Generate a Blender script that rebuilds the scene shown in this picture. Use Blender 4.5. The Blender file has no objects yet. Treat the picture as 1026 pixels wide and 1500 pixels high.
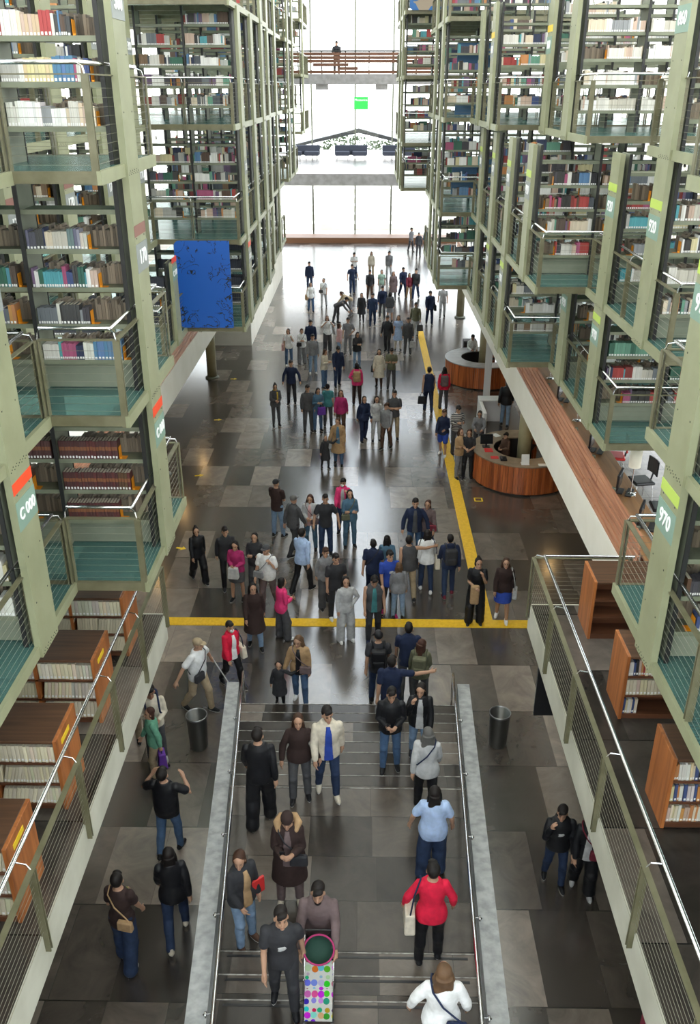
import bpy, bmesh, math, random
import numpy as np
from mathutils import Vector, Matrix
random.seed(7)
R = math.radians
SC = bpy.context.scene
COL = SC.collection
# ------------------------------------------------------------------ camera
EYE = (0.0, 0.0, 11.3)
cd = bpy.data.cameras.new('camera'); cam = bpy.data.objects.new('camera', cd); COL.objects.link(cam)
cam.location = EYE; cam.rotation_euler = (R(90 - 25.8), 0, 0.0154)
cd.sensor_fit = 'VERTICAL'; cd.sensor_height = 36.0; cd.lens = 36.0 * 1282 / 1500
cd.clip_start = 0.05; cd.clip_end = 600
SC.camera = cam
# ------------------------------------------------------------------ daylight and exposure
SC.view_settings.view_transform = 'Standard'; SC.view_settings.look = 'None'
SC.view_settings.gamma = 1.0; SC.view_settings.use_curve_mapping = False
SC.view_settings.exposure = 0.0
w = bpy.data.worlds.new('overcast_sky'); SC.world = w; w.use_nodes = True
bg = w.node_tree.nodes['Background']; bg.inputs[1].default_value = 5.5
_N, _L = w.node_tree.nodes, w.node_tree.links
_tc = _N.new('ShaderNodeTexCoord'); _sp = _N.new('ShaderNodeSeparateXYZ'); _cr = _N.new('ShaderNodeValToRGB')
_cr.color_ramp.elements[0].position = .05; _cr.color_ramp.elements[0].color = (1.0, .985, .95, 1)
_cr.color_ramp.elements[1].position = .45; _cr.color_ramp.elements[1].color = (.84, .90, 1.0, 1)
_L.new(_tc.outputs['Generated'], _sp.inputs[0]); _L.new(_sp.outputs[2], _cr.inputs[0]); _L.new(_cr.outputs[0], bg.inputs[0])
try:
    SC.cycles.use_denoising = True
    SC.cycles.max_bounces = 8; SC.cycles.diffuse_bounces = 4; SC.cycles.glossy_bounces = 3
    SC.cycles.transparent_max_bounces = 12; SC.cycles.transmission_bounces = 4
    SC.cycles.sample_clamp_indirect = 6.0
except Exception:
    pass
# ------------------------------------------------------------------ helpers
class MB:
    """collects solids, builds ONE mesh object"""
    def __init__(s): s.v = []; s.f = []; s.m = []; s.c = []
    def add(s, vs, fs, mi=0, col=None):
        n = len(s.v); s.v += [tuple(p) for p in vs]
        for f in fs: s.f.append(tuple(i + n for i in f)); s.m.append(mi); s.c.append(col)
    def box(s, x0, x1, y0, y1, z0, z1, mi=0, col=None):
        if x0 > x1: x0, x1 = x1, x0
        if y0 > y1: y0, y1 = y1, y0
        s.add([(x0,y0,z0),(x1,y0,z0),(x1,y1,z0),(x0,y1,z0),(x0,y0,z1),(x1,y0,z1),(x1,y1,z1),(x0,y1,z1)],
              [(0,3,2,1),(4,5,6,7),(0,1,5,4),(1,2,6,5),(2,3,7,6),(3,0,4,7)], mi, col)
    def bbox(s, x0, x1, y0, y1, z0, z1, b=0.01, mi=0):
        """box with bevelled edges"""
        if x0 > x1: x0, x1 = x1, x0
        bm = bmesh.new(); bmesh.ops.create_cube(bm, size=1.0)
        for q in bm.verts: q.co = Vector((x0+(q.co.x+.5)*(x1-x0), y0+(q.co.y+.5)*(y1-y0), z0+(q.co.z+.5)*(z1-z0)))
        bmesh.ops.bevel(bm, geom=list(bm.edges), offset=b, segments=2, affect='EDGES', profile=0.5)
        bm.verts.ensure_lookup_table(); bm.verts.index_update()
        s.add([q.co[:] for q in bm.verts], [tuple(q.index for q in f.verts) for f in bm.faces], mi); bm.free()
    def tube(s, pts, rad, n=8, mi=0, closed=False):
        P = [Vector(p) for p in pts]; L = len(P)
        rs = rad if isinstance(rad, (list, tuple)) else [rad]*L
        base = len(s.v); up = None
        for i, p in enumerate(P):
            if closed: t = P[(i+1) % L] - P[i-1]
            else: t = (P[min(i+1,L-1)] - P[max(i-1,0)])
            t.normalize()
            if up is None:
                up = Vector((0,0,1)) if abs(t.z) < .9 else Vector((1,0,0))
            a = t.cross(up).normalized(); b = a.cross(t).normalized(); up = b
            for k in range(n):
                an = 2*math.pi*k/n
                s.v.append(tuple(p + (a*math.cos(an) + b*math.sin(an))*rs[i]))
        for i in range(L if closed else L-1):
            j = (i+1) % L
            for k in range(n):
                k2 = (k+1) % n
                s.f.append((base+i*n+k, base+i*n+k2, base+j*n+k2, base+j*n+k)); s.m.append(mi); s.c.append(None)
        if not closed:
            s.f.append(tuple(base+k for k in reversed(range(n)))); s.m.append(mi); s.c.append(None)
            s.f.append(tuple(base+(L-1)*n+k for k in range(n))); s.m.append(mi); s.c.append(None)
    def lathe(s, prof, cx=0, cy=0, n=20, mi=0, cap=True):
        base = len(s.v); L = len(prof)
        for r, z in prof:
            for k in range(n):
                a = 2*math.pi*k/n; s.v.append((cx+r*math.cos(a), cy+r*math.sin(a), z))
        for i in range(L-1):
            for k in range(n):
                k2 = (k+1) % n
                s.f.append((base+i*n+k, base+i*n+k2, base+(i+1)*n+k2, base+(i+1)*n+k)); s.m.append(mi); s.c.append(None)
        if cap:
            s.f.append(tuple(base+k for k in reversed(range(n)))); s.m.append(mi); s.c.append(None)
            s.f.append(tuple(base+(L-1)*n+k for k in range(n))); s.m.append(mi); s.c.append(None)
    def prism(s, poly, z0, z1, mi=0):
        n = len(poly)
        s.add([(x,y,z0) for x,y in poly]+[(x,y,z1) for x,y in poly],
              [tuple(reversed(range(n))), tuple(range(n,2*n))]+[(i,(i+1)%n,n+(i+1)%n,n+i) for i in range(n)], mi)
    def ext(s, poly, axis, a0, a1, mi=0):
        """extrude a 2D polygon along an axis: 'x' polygons are (y,z), 'y' polygons are (x,z)"""
        n = len(poly)
        mk = (lambda p, t: (t, p[0], p[1])) if axis == 'x' else (lambda p, t: (p[0], t, p[1]))
        s.add([mk(p,a0) for p in poly]+[mk(p,a1) for p in poly],
              [tuple(reversed(range(n))), tuple(range(n,2*n))]+[(i,(i+1)%n,n+(i+1)%n,n+i) for i in range(n)], mi)
    def mesh(s, name, mats, smooth=False):
        me = bpy.data.meshes.new(name); me.from_pydata(s.v, [], s.f)
        if not isinstance(mats, (list, tuple)): mats = [mats]
        for m in mats: me.materials.append(m)
        if any(s.m): me.polygons.foreach_set('material_index', s.m)
        if any(c is not None for c in s.c):
            at = me.color_attributes.new('tint', 'FLOAT_COLOR', 'CORNER')
            out = []
            for f, c in zip(s.f, s.c): out += list((c or (1,1,1)) + (1,)) * len(f)
            at.data.foreach_set('color', out)
        bm = bmesh.new(); bm.from_mesh(me); bmesh.ops.recalc_face_normals(bm, faces=bm.faces); bm.to_mesh(me); bm.free()
        if smooth: me.polygons.foreach_set('use_smooth', [True]*len(me.polygons))
        me.update(); return me
    def build(s, name, mats, parent=None, smooth=False, loc=None):
        o = bpy.data.objects.new(name, s.mesh(name, mats, smooth)); COL.objects.link(o)
        if parent is not None:
            o.parent = parent; o.matrix_parent_inverse = Matrix.Translation(-Vector(parent.location)) if not parent.parent else Matrix()
        if loc: o.location = loc
        return o
def tag(o, label=None, cat=None, group=None, kind=None):
    if label: o['label'] = label
    if cat: o['category'] = cat
    if group: o['group'] = group
    if kind: o['kind'] = kind
    return o
def struct(o): o['kind'] = 'structure'; return o
def thing(name, label, cat, loc=(0,0,0), group=None):
    o = bpy.data.objects.new(name, None); COL.objects.link(o); o.location = loc; o.empty_display_size = .1
    return tag(o, label, cat, group)
def sub(mb, name, mats, parent, smooth=False):
    """a sub-part: parent is itself a child; both keep world coordinates"""
    o = bpy.data.objects.new(name, mb.mesh(name, mats, smooth)); COL.objects.link(o)
    o.parent = parent; return o
# ------------------------------------------------------------------ materials
def mat(name, col, rough=.6, metal=0.0, spec=.5, coat=0.0, emit=None):
    m = bpy.data.materials.new(name); m.use_nodes = True
    b = m.node_tree.nodes['Principled BSDF']
    b.inputs['Base Color'].default_value = (*col, 1); b.inputs['Roughness'].default_value = rough
    b.inputs['Metallic'].default_value = metal; b.inputs['Specular IOR Level'].default_value = spec
    if coat: b.inputs['Coat Weight'].default_value = coat; b.inputs['Coat Roughness'].default_value = .08
    if emit: b.inputs['Emission Color'].default_value = (*emit[0], 1); b.inputs['Emission Strength'].default_value = emit[1]
    return m
def nodes(m): return m.node_tree.nodes, m.node_tree.links, m.node_tree.nodes['Principled BSDF']
def noisy(name, c1, c2, scale=4, rough=.6, metal=0.0, stretch=(1,1,1), detail=6, bump=0.0, lo=.35, hi=.65, spec=.5, rvar=0.0):
    m = mat(name, c1, rough, metal, spec); N, L, b = nodes(m)
    tc = N.new('ShaderNodeTexCoord'); mp = N.new('ShaderNodeMapping'); mp.inputs['Scale'].default_value = stretch
    nz = N.new('ShaderNodeTexNoise'); nz.inputs['Scale'].default_value = scale; nz.inputs['Detail'].default_value = detail
    cr = N.new('ShaderNodeValToRGB'); e = cr.color_ramp.elements
    e[0].position = lo; e[0].color = (*c1,1); e[1].position = hi; e[1].color = (*c2,1)
    L.new(tc.outputs['Object'], mp.inputs[0]); L.new(mp.outputs[0], nz.inputs['Vector']); L.new(nz.outputs['Fac'], cr.inputs[0]); L.new(cr.outputs[0], b.inputs['Base Color'])
    if bump:
        bp = N.new('ShaderNodeBump'); bp.inputs['Strength'].default_value = bump; bp.inputs['Distance'].default_value = .02
        L.new(nz.outputs['Fac'], bp.inputs['Height']); L.new(bp.outputs[0], b.inputs['Normal'])
    return m
M = {}
M['concrete'] = noisy('concrete', (.20,.19,.185), (.28,.27,.265), 3, .75, bump=.15)
M['white_concrete'] = noisy('white_concrete', (.80,.765,.66), (.86,.825,.73), 1.2, .7)
M['ledge'] = noisy('darker_ledge_concrete', (.44,.43,.35), (.56,.55,.46), 1.5, .75)  # near gallery concrete, darker and yellower than the far galleries
M['rough_stone'] = noisy('rough_stone', (.26,.27,.27), (.42,.43,.43), 7, .7, bump=.6)
M['steel_green'] = noisy('green_grey_painted_steel', (.235,.245,.145), (.275,.285,.175), 2.5, .42)
M['steel_dark'] = noisy('dark_olive_steel', (.10,.105,.075), (.15,.155,.115), 3, .45)
M['steel_rail'] = noisy('olive_rail_steel', (.115,.108,.058), (.16,.15,.09), 5, .4)
M['black_steel'] = mat('black_steel', (.012,.012,.012), .5)
M['chrome'] = mat('brushed_stainless_steel', (.72,.72,.72), .22, 1.0)
M['bolt'] = mat('dark_bolts', (.06,.06,.05), .5, .6)
M['wire'] = mat('tension_wire', (.24,.235,.18), .45, .5)
M['shelf_steel'] = noisy('shelf_steel', (.15,.165,.11), (.20,.215,.15), 3, .5)
M['kick'] = noisy('grey_green_panel', (.17,.19,.14), (.22,.24,.18), 2, .5)
M['white_paint'] = mat('white_paint', (.8,.8,.8), .5)
M['white_text'] = mat('white_lettering', (.85,.85,.85), .5)
M['red_stripe'] = mat('red_stripe', (.75,.07,.02), .5)
M['lime_stripe'] = mat('lime_stripe', (.42,.55,.10), .5)
M['sign_green'] = mat('sage_sign', (.20,.30,.24), .5)
M['sign_grey'] = mat('grey_sign', (.24,.26,.25), .5)
M['maroon_stripe'] = mat('maroon_stripe', (.22,.10,.08), .5)
M['yellow_stripe'] = mat('yellow_stripe', (.75,.50,.03), .5)
M['orange'] = mat('orange_bookend_steel', (.80,.30,.01), .45)
M['page'] = noisy('book_pages', (.50,.44,.33), (.62,.56,.44), 40, .9, stretch=(30,1,1))
M['label'] = mat('white_paper_label', (.78,.78,.76), .7)
M['yellow'] = noisy('yellow_tactile_paving', (.68,.40,.008), (.80,.50,.02), 12, .55, bump=.3)
M['red_line'] = mat('brown_wood_edge', (.20,.09,.04), .5)
M['black'] = mat('black_plastic', (.015,.015,.017), .4)
M['darkgrey'] = mat('dark_grey_plastic', (.06,.06,.065), .5)
M['screen'] = mat('black_screen', (.01,.011,.013), .15)
M['shade'] = mat('cream_lamp_shade', (.75,.70,.58), .7)
M['warm_lamp'] = mat('warm_lamp', (1,.8,.5), .5, emit=((1,.62,.25), 90))
M['paper'] = mat('white_paper', (.8,.8,.78), .7)
M['red_plastic'] = mat('red_plastic', (.6,.03,.03), .4)
M['green_sign'] = mat('green_exit_sign', (.02,.50,.06), .5)
M['leaf'] = noisy('dark_leaves', (.03,.05,.02), (.07,.10,.04), 10, .7)
M['sofa'] = mat('dark_sofa_fabric', (.035,.04,.06), .8)
def wood(name, c1, c2, scale=1.0, axis=0, rough=.35, spec=.5):
    m = mat(name, c1, rough, 0, spec); N, L, b = nodes(m)
    tc = N.new('ShaderNodeTexCoord'); mp = N.new('ShaderNodeMapping')
    st = [14,14,14]; st[axis] = .8; mp.inputs['Scale'].default_value = [q*scale for q in st]
    nz = N.new('ShaderNodeTexNoise'); nz.inputs['Scale'].default_value = 1; nz.inputs['Detail'].default_value = 8; nz.inputs['Distortion'].default_value = .6
    cr = N.new('ShaderNodeValToRGB'); e = cr.color_ramp.elements
    e[0].position = .3; e[0].color = (*c1,1); e[1].position = .7; e[1].color = (*c2,1)
    L.new(tc.outputs['Object'], mp.inputs[0]); L.new(mp.outputs[0], nz.inputs['Vector']); L.new(nz.outputs['Fac'], cr.inputs[0]); L.new(cr.outputs[0], b.inputs['Base Color'])
    return m
M['wood_top'] = wood('dark_walnut', (.055,.028,.016), (.12,.06,.032), 1, 0)
M['wood_end'] = wood('orange_brown_wood', (.24,.075,.02), (.46,.16,.045), .8, 2, .4)
M['wood_front'] = wood('brown_wood_shelf', (.07,.028,.014), (.15,.06,.03), 1, 0)
M['wood_slat'] = wood('red_brown_slats', (.30,.11,.06), (.62,.30,.17), .7, 1, .4)
M['wood_desk'] = wood('warm_desk_wood', (.22,.105,.042), (.42,.22,.09), .6, 1, .4)
M['wood_red'] = wood('red_brown_staves', (.19,.040,.012), (.66,.19,.055), .6, 2, .3)
M['desk_top'] = noisy('desk_top_stone', (.20,.15,.10), (.30,.23,.16), 3, .4)
M['desk_top_grey'] = noisy('desk_top_grey', (.28,.28,.28), (.36,.36,.36), 3, .35)
def stone_floor(name='polished_slate_floor', rowh=1.58, colw=.86, dark=1.0, ior=2.05):
    m = mat(name, (.1,.1,.1), .22, 0, .6); N, L, b = nodes(m)
    def math_(op, a, c=None):
        n = N.new('ShaderNodeMath'); n.operation = op
        for i, q in enumerate((a, c)):
            if q is None: continue
            if isinstance(q, (int, float)): n.inputs[i].default_value = q
            else: L.new(q, n.inputs[i])
        return n.outputs[0]
    tc = N.new('ShaderNodeTexCoord'); sp = N.new('ShaderNodeSeparateXYZ'); L.new(tc.outputs['Object'], sp.inputs[0])
    ry = math_('DIVIDE', math_('ADD', sp.outputs[1], 0.05), rowh); row = math_('FLOOR', ry); fy = math_('FRACT', ry)
    wn = N.new('ShaderNodeTexWhiteNoise'); wn.noise_dimensions = '1D'; L.new(row, wn.inputs['W'])
    cx = math_('ADD', math_('DIVIDE', sp.outputs[0], colw), math_('MULTIPLY', wn.outputs['Value'], 7.3)); col = math_('FLOOR', cx); fx = math_('FRACT', cx)
    cmb = N.new('ShaderNodeCombineXYZ'); L.new(col, cmb.inputs[0]); L.new(row, cmb.inputs[1])
    w2 = N.new('ShaderNodeTexWhiteNoise'); w2.noise_dimensions = '2D'; L.new(cmb.outputs[0], w2.inputs['Vector'])
    cr = N.new('ShaderNodeValToRGB'); cr.color_ramp.interpolation = 'LINEAR'; e = cr.color_ramp.elements
    e[0].position = 0; e[0].color = (0.0400*dark,0.0338*dark,0.0291*dark,1); e[1].position = 1; e[1].color = (0.2600*dark,0.2200*dark,0.1893*dark,1)
    k = e.new(.45); k.color = (0.0800*dark,0.0675*dark,0.0582*dark,1); k = e.new(.75); k.color = (0.1500*dark,0.1264*dark,0.1083*dark,1)
    L.new(w2.outputs['Value'], cr.inputs[0])
    # veins and wear
    mp = N.new('ShaderNodeMapping'); L.new(tc.outputs['Object'], mp.inputs[0]); L.new(w2.outputs['Color'], mp.inputs['Location'])
    mp.inputs['Scale'].default_value = (1, 1, 1)
    nz = N.new('ShaderNodeTexNoise'); nz.inputs['Scale'].default_value = 1.6; nz.inputs['Detail'].default_value = 9; nz.inputs['Roughness'].default_value = .65; nz.inputs['Distortion'].default_value = 1.2
    L.new(mp.outputs[0], nz.inputs['Vector'])
    r2 = N.new('ShaderNodeValToRGB'); e = r2.color_ramp.elements; e[0].position = .3; e[0].color = (.72,.72,.72,1); e[1].position = .75; e[1].color = (1.45,1.42,1.38,1)
    L.new(nz.outputs['Fac'], r2.inputs[0])
    mx = N.new('ShaderNodeMix'); mx.data_type = 'RGBA'; mx.blend_type = 'MULTIPLY'; mx.inputs[0].default_value = 1
    L.new(cr.outputs[0], mx.inputs[6]); L.new(r2.outputs[0], mx.inputs[7])
    jy = math_('LESS_THAN', fy, .012); jx = math_('LESS_THAN', fx, .010)
    j = math_('MAXIMUM', jy, math_('MULTIPLY', jx, .5))
    m2 = N.new('ShaderNodeMix'); m2.data_type = 'RGBA'; L.new(j, m2.inputs[0]); L.new(mx.outputs[2], m2.inputs[6]); m2.inputs[7].default_value = (.012,.011,.01,1)
    L.new(m2.outputs[2], b.inputs['Base Color'])
    ro = math_('ADD', math_('MULTIPLY', nz.outputs['Fac'], .08), .17); L.new(ro, b.inputs['Roughness'])
    b.inputs['IOR'].default_value = ior
    return m
M['floor'] = stone_floor()
M['stair_stone'] = stone_floor('stair_slate', .79, .95, .68, 1.4)
M['dark_stone'] = noisy('dark_stone', (.05,.048,.045), (.10,.095,.09), 3, .5)
M['nosing'] = noisy('pale_step_nosing', (.10,.09,.085), (.42,.40,.37), 9, .5, lo=.3, hi=.6)
M['grey_floor'] = stone_floor('gallery_slate_floor', 1.58, .86, .62, 1.4)
M['pale_floor'] = stone_floor('pale_gallery_floor', 1.58, .86, 1.9, 1.4)
M['column'] = noisy('olive_brown_column', (.27,.235,.13), (.33,.29,.17), 2.5, .4)
M['grate'] = mat('dark_floor_grate', (.07,.07,.07), .6)
def glass_floor():
    m = mat('green_glass_floor', (.10,.24,.22), .25, 0, .6); N, L, b = nodes(m)
    tc = N.new('ShaderNodeTexCoord'); wv = N.new('ShaderNodeTexWave'); wv.bands_direction = 'Y'; wv.inputs['Scale'].default_value = 6
    cr = N.new('ShaderNodeValToRGB'); e = cr.color_ramp.elements; e[0].color = (.070,.165,.150,1); e[1].color = (.088,.20,.183,1)
    L.new(tc.outputs['Object'], wv.inputs['Vector']); L.new(wv.outputs['Fac'], cr.inputs[0]); L.new(cr.outputs[0], b.inputs['Base Color'])
    tr = N.new('ShaderNodeBsdfTransparent'); tr.inputs[0].default_value = (.62,.85,.80,1)
    mx = N.new('ShaderNodeMixShader'); mx.inputs[0].default_value = .32
    L.new(b.outputs[0], mx.inputs[1]); L.new(tr.outputs[0], mx.inputs[2]); L.new(mx.outputs[0], N['Material Output'].inputs['Surface'])
    return m
M['glass_floor'] = glass_floor()
def pane():
    m = mat('window_glass', (1,1,1), .02); N, L, b = nodes(m)
    tr = N.new('ShaderNodeBsdfTransparent'); tr.inputs[0].default_value = (.95,.97,.97,1)
    gl = N.new('ShaderNodeBsdfGlossy'); gl.inputs['Roughness'].default_value = .02
    mx = N.new('ShaderNodeMixShader'); mx.inputs[0].default_value = .05
    L.new(tr.outputs[0], mx.inputs[1]); L.new(gl.outputs[0], mx.inputs[2]); L.new(mx.outputs[0], N['Material Output'].inputs['Surface'])
    return m
M['pane'] = pane()
def tint_mat():
    m = mat('book_covers', (.5,.5,.5), .6); N, L, b = nodes(m)
    a = N.new('ShaderNodeVertexColor'); a.layer_name = 'tint'; L.new(a.outputs[0], b.inputs['Base Color'])
    return m
M['tint'] = tint_mat()
# ================================================================== THE SETTING
b = MB(); b.box(-15, 15, -8, 76, -.3, 0); struct(b.build('floor', M['floor']))
MZ = 3.3
# mezzanine slabs: near galleries and the wider far galleries behind them
b = MB(); b.box(-15, -3.32, -8, 12.55, 2.8, MZ); struct(b.build('floor_gallery_left', [M['ledge']]))
b = MB(); b.box(2.90, 15, -8, 12.95, 2.8, MZ); struct(b.build('floor_gallery_right', [M['ledge']]))
b = MB(); b.box(-15, -5.72, 12.55, 46, 2.8, MZ); struct(b.build('floor_gallery_left_far', [M['white_concrete']]))
b = MB(); b.box(4.62, 15, 12.95, 46, 2.8, MZ); struct(b.build('floor_gallery_right_far', [M['white_concrete']]))
# thin floor finishes on the galleries
b = MB(); b.box(-14.9, -3.345, -8, 12.5, MZ, MZ+.012); struct(b.build('floor_finish_left', M['grey_floor']))
b = MB(); b.box(2.925, 14.9, -8, 12.9, MZ, MZ+.012); struct(b.build('floor_finish_right', M['grey_floor']))
b = MB(); b.box(4.9, 14.9, 12.95, 45, MZ, MZ+.012); struct(b.build('floor_finish_right_far', M['pale_floor']))
# outer walls: concrete plinth, window bands between mullions
def side_wall(name, x, s):
    b = MB()
    b.box(x, x+s*.3, -8, 76, -.3, 3.0); b.box(x, x+s*.3, -8, 76, 23.0, 25.0)
    for k in range(22): b.box(x, x+s*.3, -8+k*4, -8+k*4+.35, 3.0, 23.0)
    for z in (8.0, 13.0, 18.0): b.box(x, x+s*.3, -8, 76, z, z+.25)
    struct(b.build(name, M['white_concrete']))
side_wall('wall_left', -15, -1); side_wall('wall_right', 15, 1)
b = MB(); b.box(-15.15, -15.13, -8, 76, 3, 23); struct(b.build('window_1', M['pane']))
b = MB(); b.box(15.13, 15.15, -8, 76, 3, 23); struct(b.build('window_2', M['pane']))
b = MB(); b.box(-15, 15, -8.3, -8, -.3, 9); b.box(-15, 15, -8.3, -8, 23, 25)
for k in range(9): b.box(-15+k*3.7, -14.65+k*3.7, -8.3, -8, 9, 23)
struct(b.build('wall_back', M['white_concrete']))
b = MB(); b.box(-15, 15, -8.16, -8.14, 9, 23); struct(b.build('window_back_unseen', M['pane']))  # unseen rear glazing, added so light reaches the camera-facing surfaces
# roof with skylight strips
b = MB()
y = -8.0
b.box(-15.3, -9.5, -8, 76, 25, 25.3); b.box(9.5, 15.3, -8, 76, 25, 25.3)
while y < 76:
    b.box(-9.5, 9.5, y, y+(3.3 if y < 43 else .7), 25, 25.3); y += 4.0
struct(b.build('ceiling', M['white_concrete']))
b = MB(); b.box(-9.5, 9.5, -8, 76, 25.35, 25.38); struct(b.build('window_3', M['pane']))
# far facade: mullions and panes
b = MB()
for x in (-15, -11.4, -7.8, -4.2, -.75, 2.2, 5.4, 9, 12.6): b.box(x-.06, x+.06, 75.8, 76.0, 0, 25)
for z in (0.0, 6.5, 13.4, 19): b.box(-15, 15, 75.8, 76.0, z, z+.12)
struct(b.build('window_frame_far', M['steel_dark']))
b = MB(); b.box(-15, 15, 75.88, 75.90, 0, 25); struct(b.build('window_4', M['pane']))
# brown timber step across the far end, bright terrace steps outside
b = MB(); b.box(-9, 7.5, 73.6, 75.6, 0, .42); struct(b.build('trim_1', M['red_line']))
b = MB()
for k in range(7): b.box(-30, 30, 77+k*2.2, 130, -.3+.5*k, .25+.5*k)
b.box(-60, 60, 95, 200, 3.0, 3.4)
struct(b.build('terrace_steps_exterior', M['white_concrete']))
# far mezzanine floor and the bridge above it
b = MB(); b.box(-9, 8, 53.4, 75.7, 6.3, 6.9); struct(b.build('floor_mezzanine_far', M['concrete']))
b = MB(); b.box(-8.9, 7.9, 53.5, 75.6, 6.9, 6.92); struct(b.build('floor_finish_mezzanine_far', M['floor']))
b = MB(); b.box(-7.6, -5.45, 42, 60, 0, 5.2); struct(b.build('wall_left_far', M['white_concrete']))
# yellow tactile strips
b = MB(); b.box(-4.75, 4.12, 17.22, 17.55, 0, .012)
for k in range(120):
    x = -4.7+k*.0735; b.box(x, x+.04, 17.25, 17.52, .012, .017)
struct(b.build('trim_2', M['yellow']))
b = MB(); b.box(2.78, 3.10, 17.55, 45, 0, .011)
for k in range(4): b.box(2.81+k*.075, 2.845+k*.075, 17.6, 45, .012, .017)
struct(b.build('trim_3', M['yellow']))
# ---- stairs rising towards the near end
SY0, TR, RI = 14.2, .42, .12
def stair_x(y):
    """inner half planes of the tapering stair: left x, right x at depth y"""
    t = (14.2 - y)/7.3
    return -2.44 + .69*t, 1.92 - .45*t
def step_z(y):
    if y > SY0: return 0.0
    k = int((SY0 - y)/TR)
    if k < 8: return RI*(k+1)
    if y > 7.74: return RI*9
    return RI*(10 + int((7.74 - y)/TR))
edges = [SY0 - TR*k for k in range(9)] + [7.74 - TR*k for k in range(10)]
b = MB(); nb = MB()
for k, y in enumerate(edges):
    z = RI*(k+1); l0, r0 = stair_x(y)
    y1 = edges[k+1] if k+1 < len(edges) else 2.5
    l1, r1 = stair_x(y1)
    b.prism([(l0,y),(r0,y),(r1,y1),(l1,y1)][::-1], max(-.01, z-RI*1.5), z)
    nb.prism([(l0+.02,y+.004),(r0-.02,y+.004),(r0-.02,y-.010),(l0+.02,y-.010)][::-1], z-.03, z+.006)
    if k >= 9: nb.prism([(l0+.12,y-.05),(r0-.12,y-.05),(r0-.12,y-.085),(l0+.12,y-.085)][::-1], z, z+.004, 1)
st = struct(b.build('staircase_floor', M['stair_stone']))
nbo = nb.build('nosing', [M['nosing'], M['black']]); nbo.parent = st
def stair_wall(name, s):
    b = MB(); top = []
    ys = [14.3, 13, 12, 11, 10, 9, 8, 7, 6, 5, 4, 3]
    for y in ys:
        l, r = stair_x(y); xi = l if s < 0 else r
        zt = .58 + max(0, 14.3-y)*.178
        th = .24
        top.append((xi, xi + s*th, y, zt))
    vs = []
    for xi, xo, y, zt in top: vs += [(xi,y,-.02),(xo,y,-.02),(xo,y,zt),(xi,y,zt)]
    fs = [(0,1,2,3)]
    for k in range(len(top)-1):
        a = 4*k; c = a+4
        fs += [(a,c,c+1,a+1),(a+1,c+1,c+2,a+2),(a+2,c+2,c+3,a+3),(a+3,c+3,c,a)]
    n = 4*(len(top)-1); fs.append((n+3,n+2,n+1,n))
    b.add(vs, fs)
    struct(b.build(name, M['rough_stone']))
stair_wall('wall_stair_left', -1); stair_wall('wall_stair_right', 1)
def hand_rail(s, label):
    t = thing('handrail', label, 'handrail', (stair_x(14.2)[0 if s < 0 else 1], 14.2, 0))
    pts = []
    for y in (14.25, 12.6, 10.9, 9.3, 7.7, 6.2, 4.6, 3.2):
        xi = stair_x(y)[0 if s < 0 else 1]
        pts.append((xi - s*.10, y, .86 + (14.3-y)*.178))
    b = MB(); b.tube(pts, .026, 10); b.build('rail', M['chrome'], t, True)
    b = MB(); p = pts[0]; b.tube([(p[0], p[1], .0), p], .02, 8); b.lathe([(.05,0),(.05,.012)], p[0], p[1], 10); b.build('post', M['chrome'], t, True)
    for p in [pts[1], pts[2], pts[3], pts[4], pts[5], pts[6]]:
        b = MB(); b.tube([p, (p[0], p[1], p[2]-.09), (p[0]+s*.12, p[1], p[2]-.12)], .012, 6); b.tube([(p[0]+s*.085,p[1],p[2]-.12),(p[0]+s*.105,p[1],p[2]-.12)], .035, 8)
        b.build('bracket', M['chrome'], t, True)
hand_rail(-1, 'stainless steel stair handrail along the left stone wall')
hand_rail(1, 'stainless steel stair handrail along the right stone wall')
# ---- timber slat parapets of the far galleries (they stand on the gallery edge)
def parapet(name, x, s, y0, y1, label):
    t = thing(name, label, 'parapet', (x, y0, MZ))
    b = MB(); b.box(x, x+s*.16, y0, y1, MZ, 3.72); b.build('concrete_curb', M['white_concrete'], t)
    for k in range(7):
        z = 3.735 + k*.131
        b = MB()
        y = y0
        while y < y1:
            ln = random.uniform(2.2, 4.2); b.box(x+s*random.uniform(.0,.022), x+s*.045, y, min(y+ln-.03, y1), z, z+.098); y += ln
        b.build('slat', M['wood_slat'], t)
    b = MB()
    for k in range(int((y1-y0)/1.6)): b.box(x+s*.03, x+s*.09, y0+.3+k*1.6, y0+.36+k*1.6, 3.72, 4.63)
    b.build('support', M['steel_dark'], t)
parapet('slatted_parapet', 4.62, 1, 12.98, 45, 'reddish timber slat parapet along the right gallery above the help desks')
parapet('slatted_parapet', -5.72, -1, 12.6, 41.9, 'pale timber slat parapet along the left gallery beyond the red striped shelf ends')
# worktop behind the right parapet
t = thing('reading_worktop', 'long brown wooden worktop with monitors behind the right slatted parapet', 'worktop', (5.1, 13.2, MZ+.01))
b = MB(); b.bbox(4.80, 5.47, 13.0, 33, 4.06, 4.11, .008); b.build('desk_top', M['wood_desk'], t)
for y in (13.4, 16.5, 19.6, 22.7, 25.8, 28.9, 32):
    b = MB(); b.box(4.85, 5.40, y, y+.05, MZ+.012, 4.06); b.build('leg', M['wood_front'], t)
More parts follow.
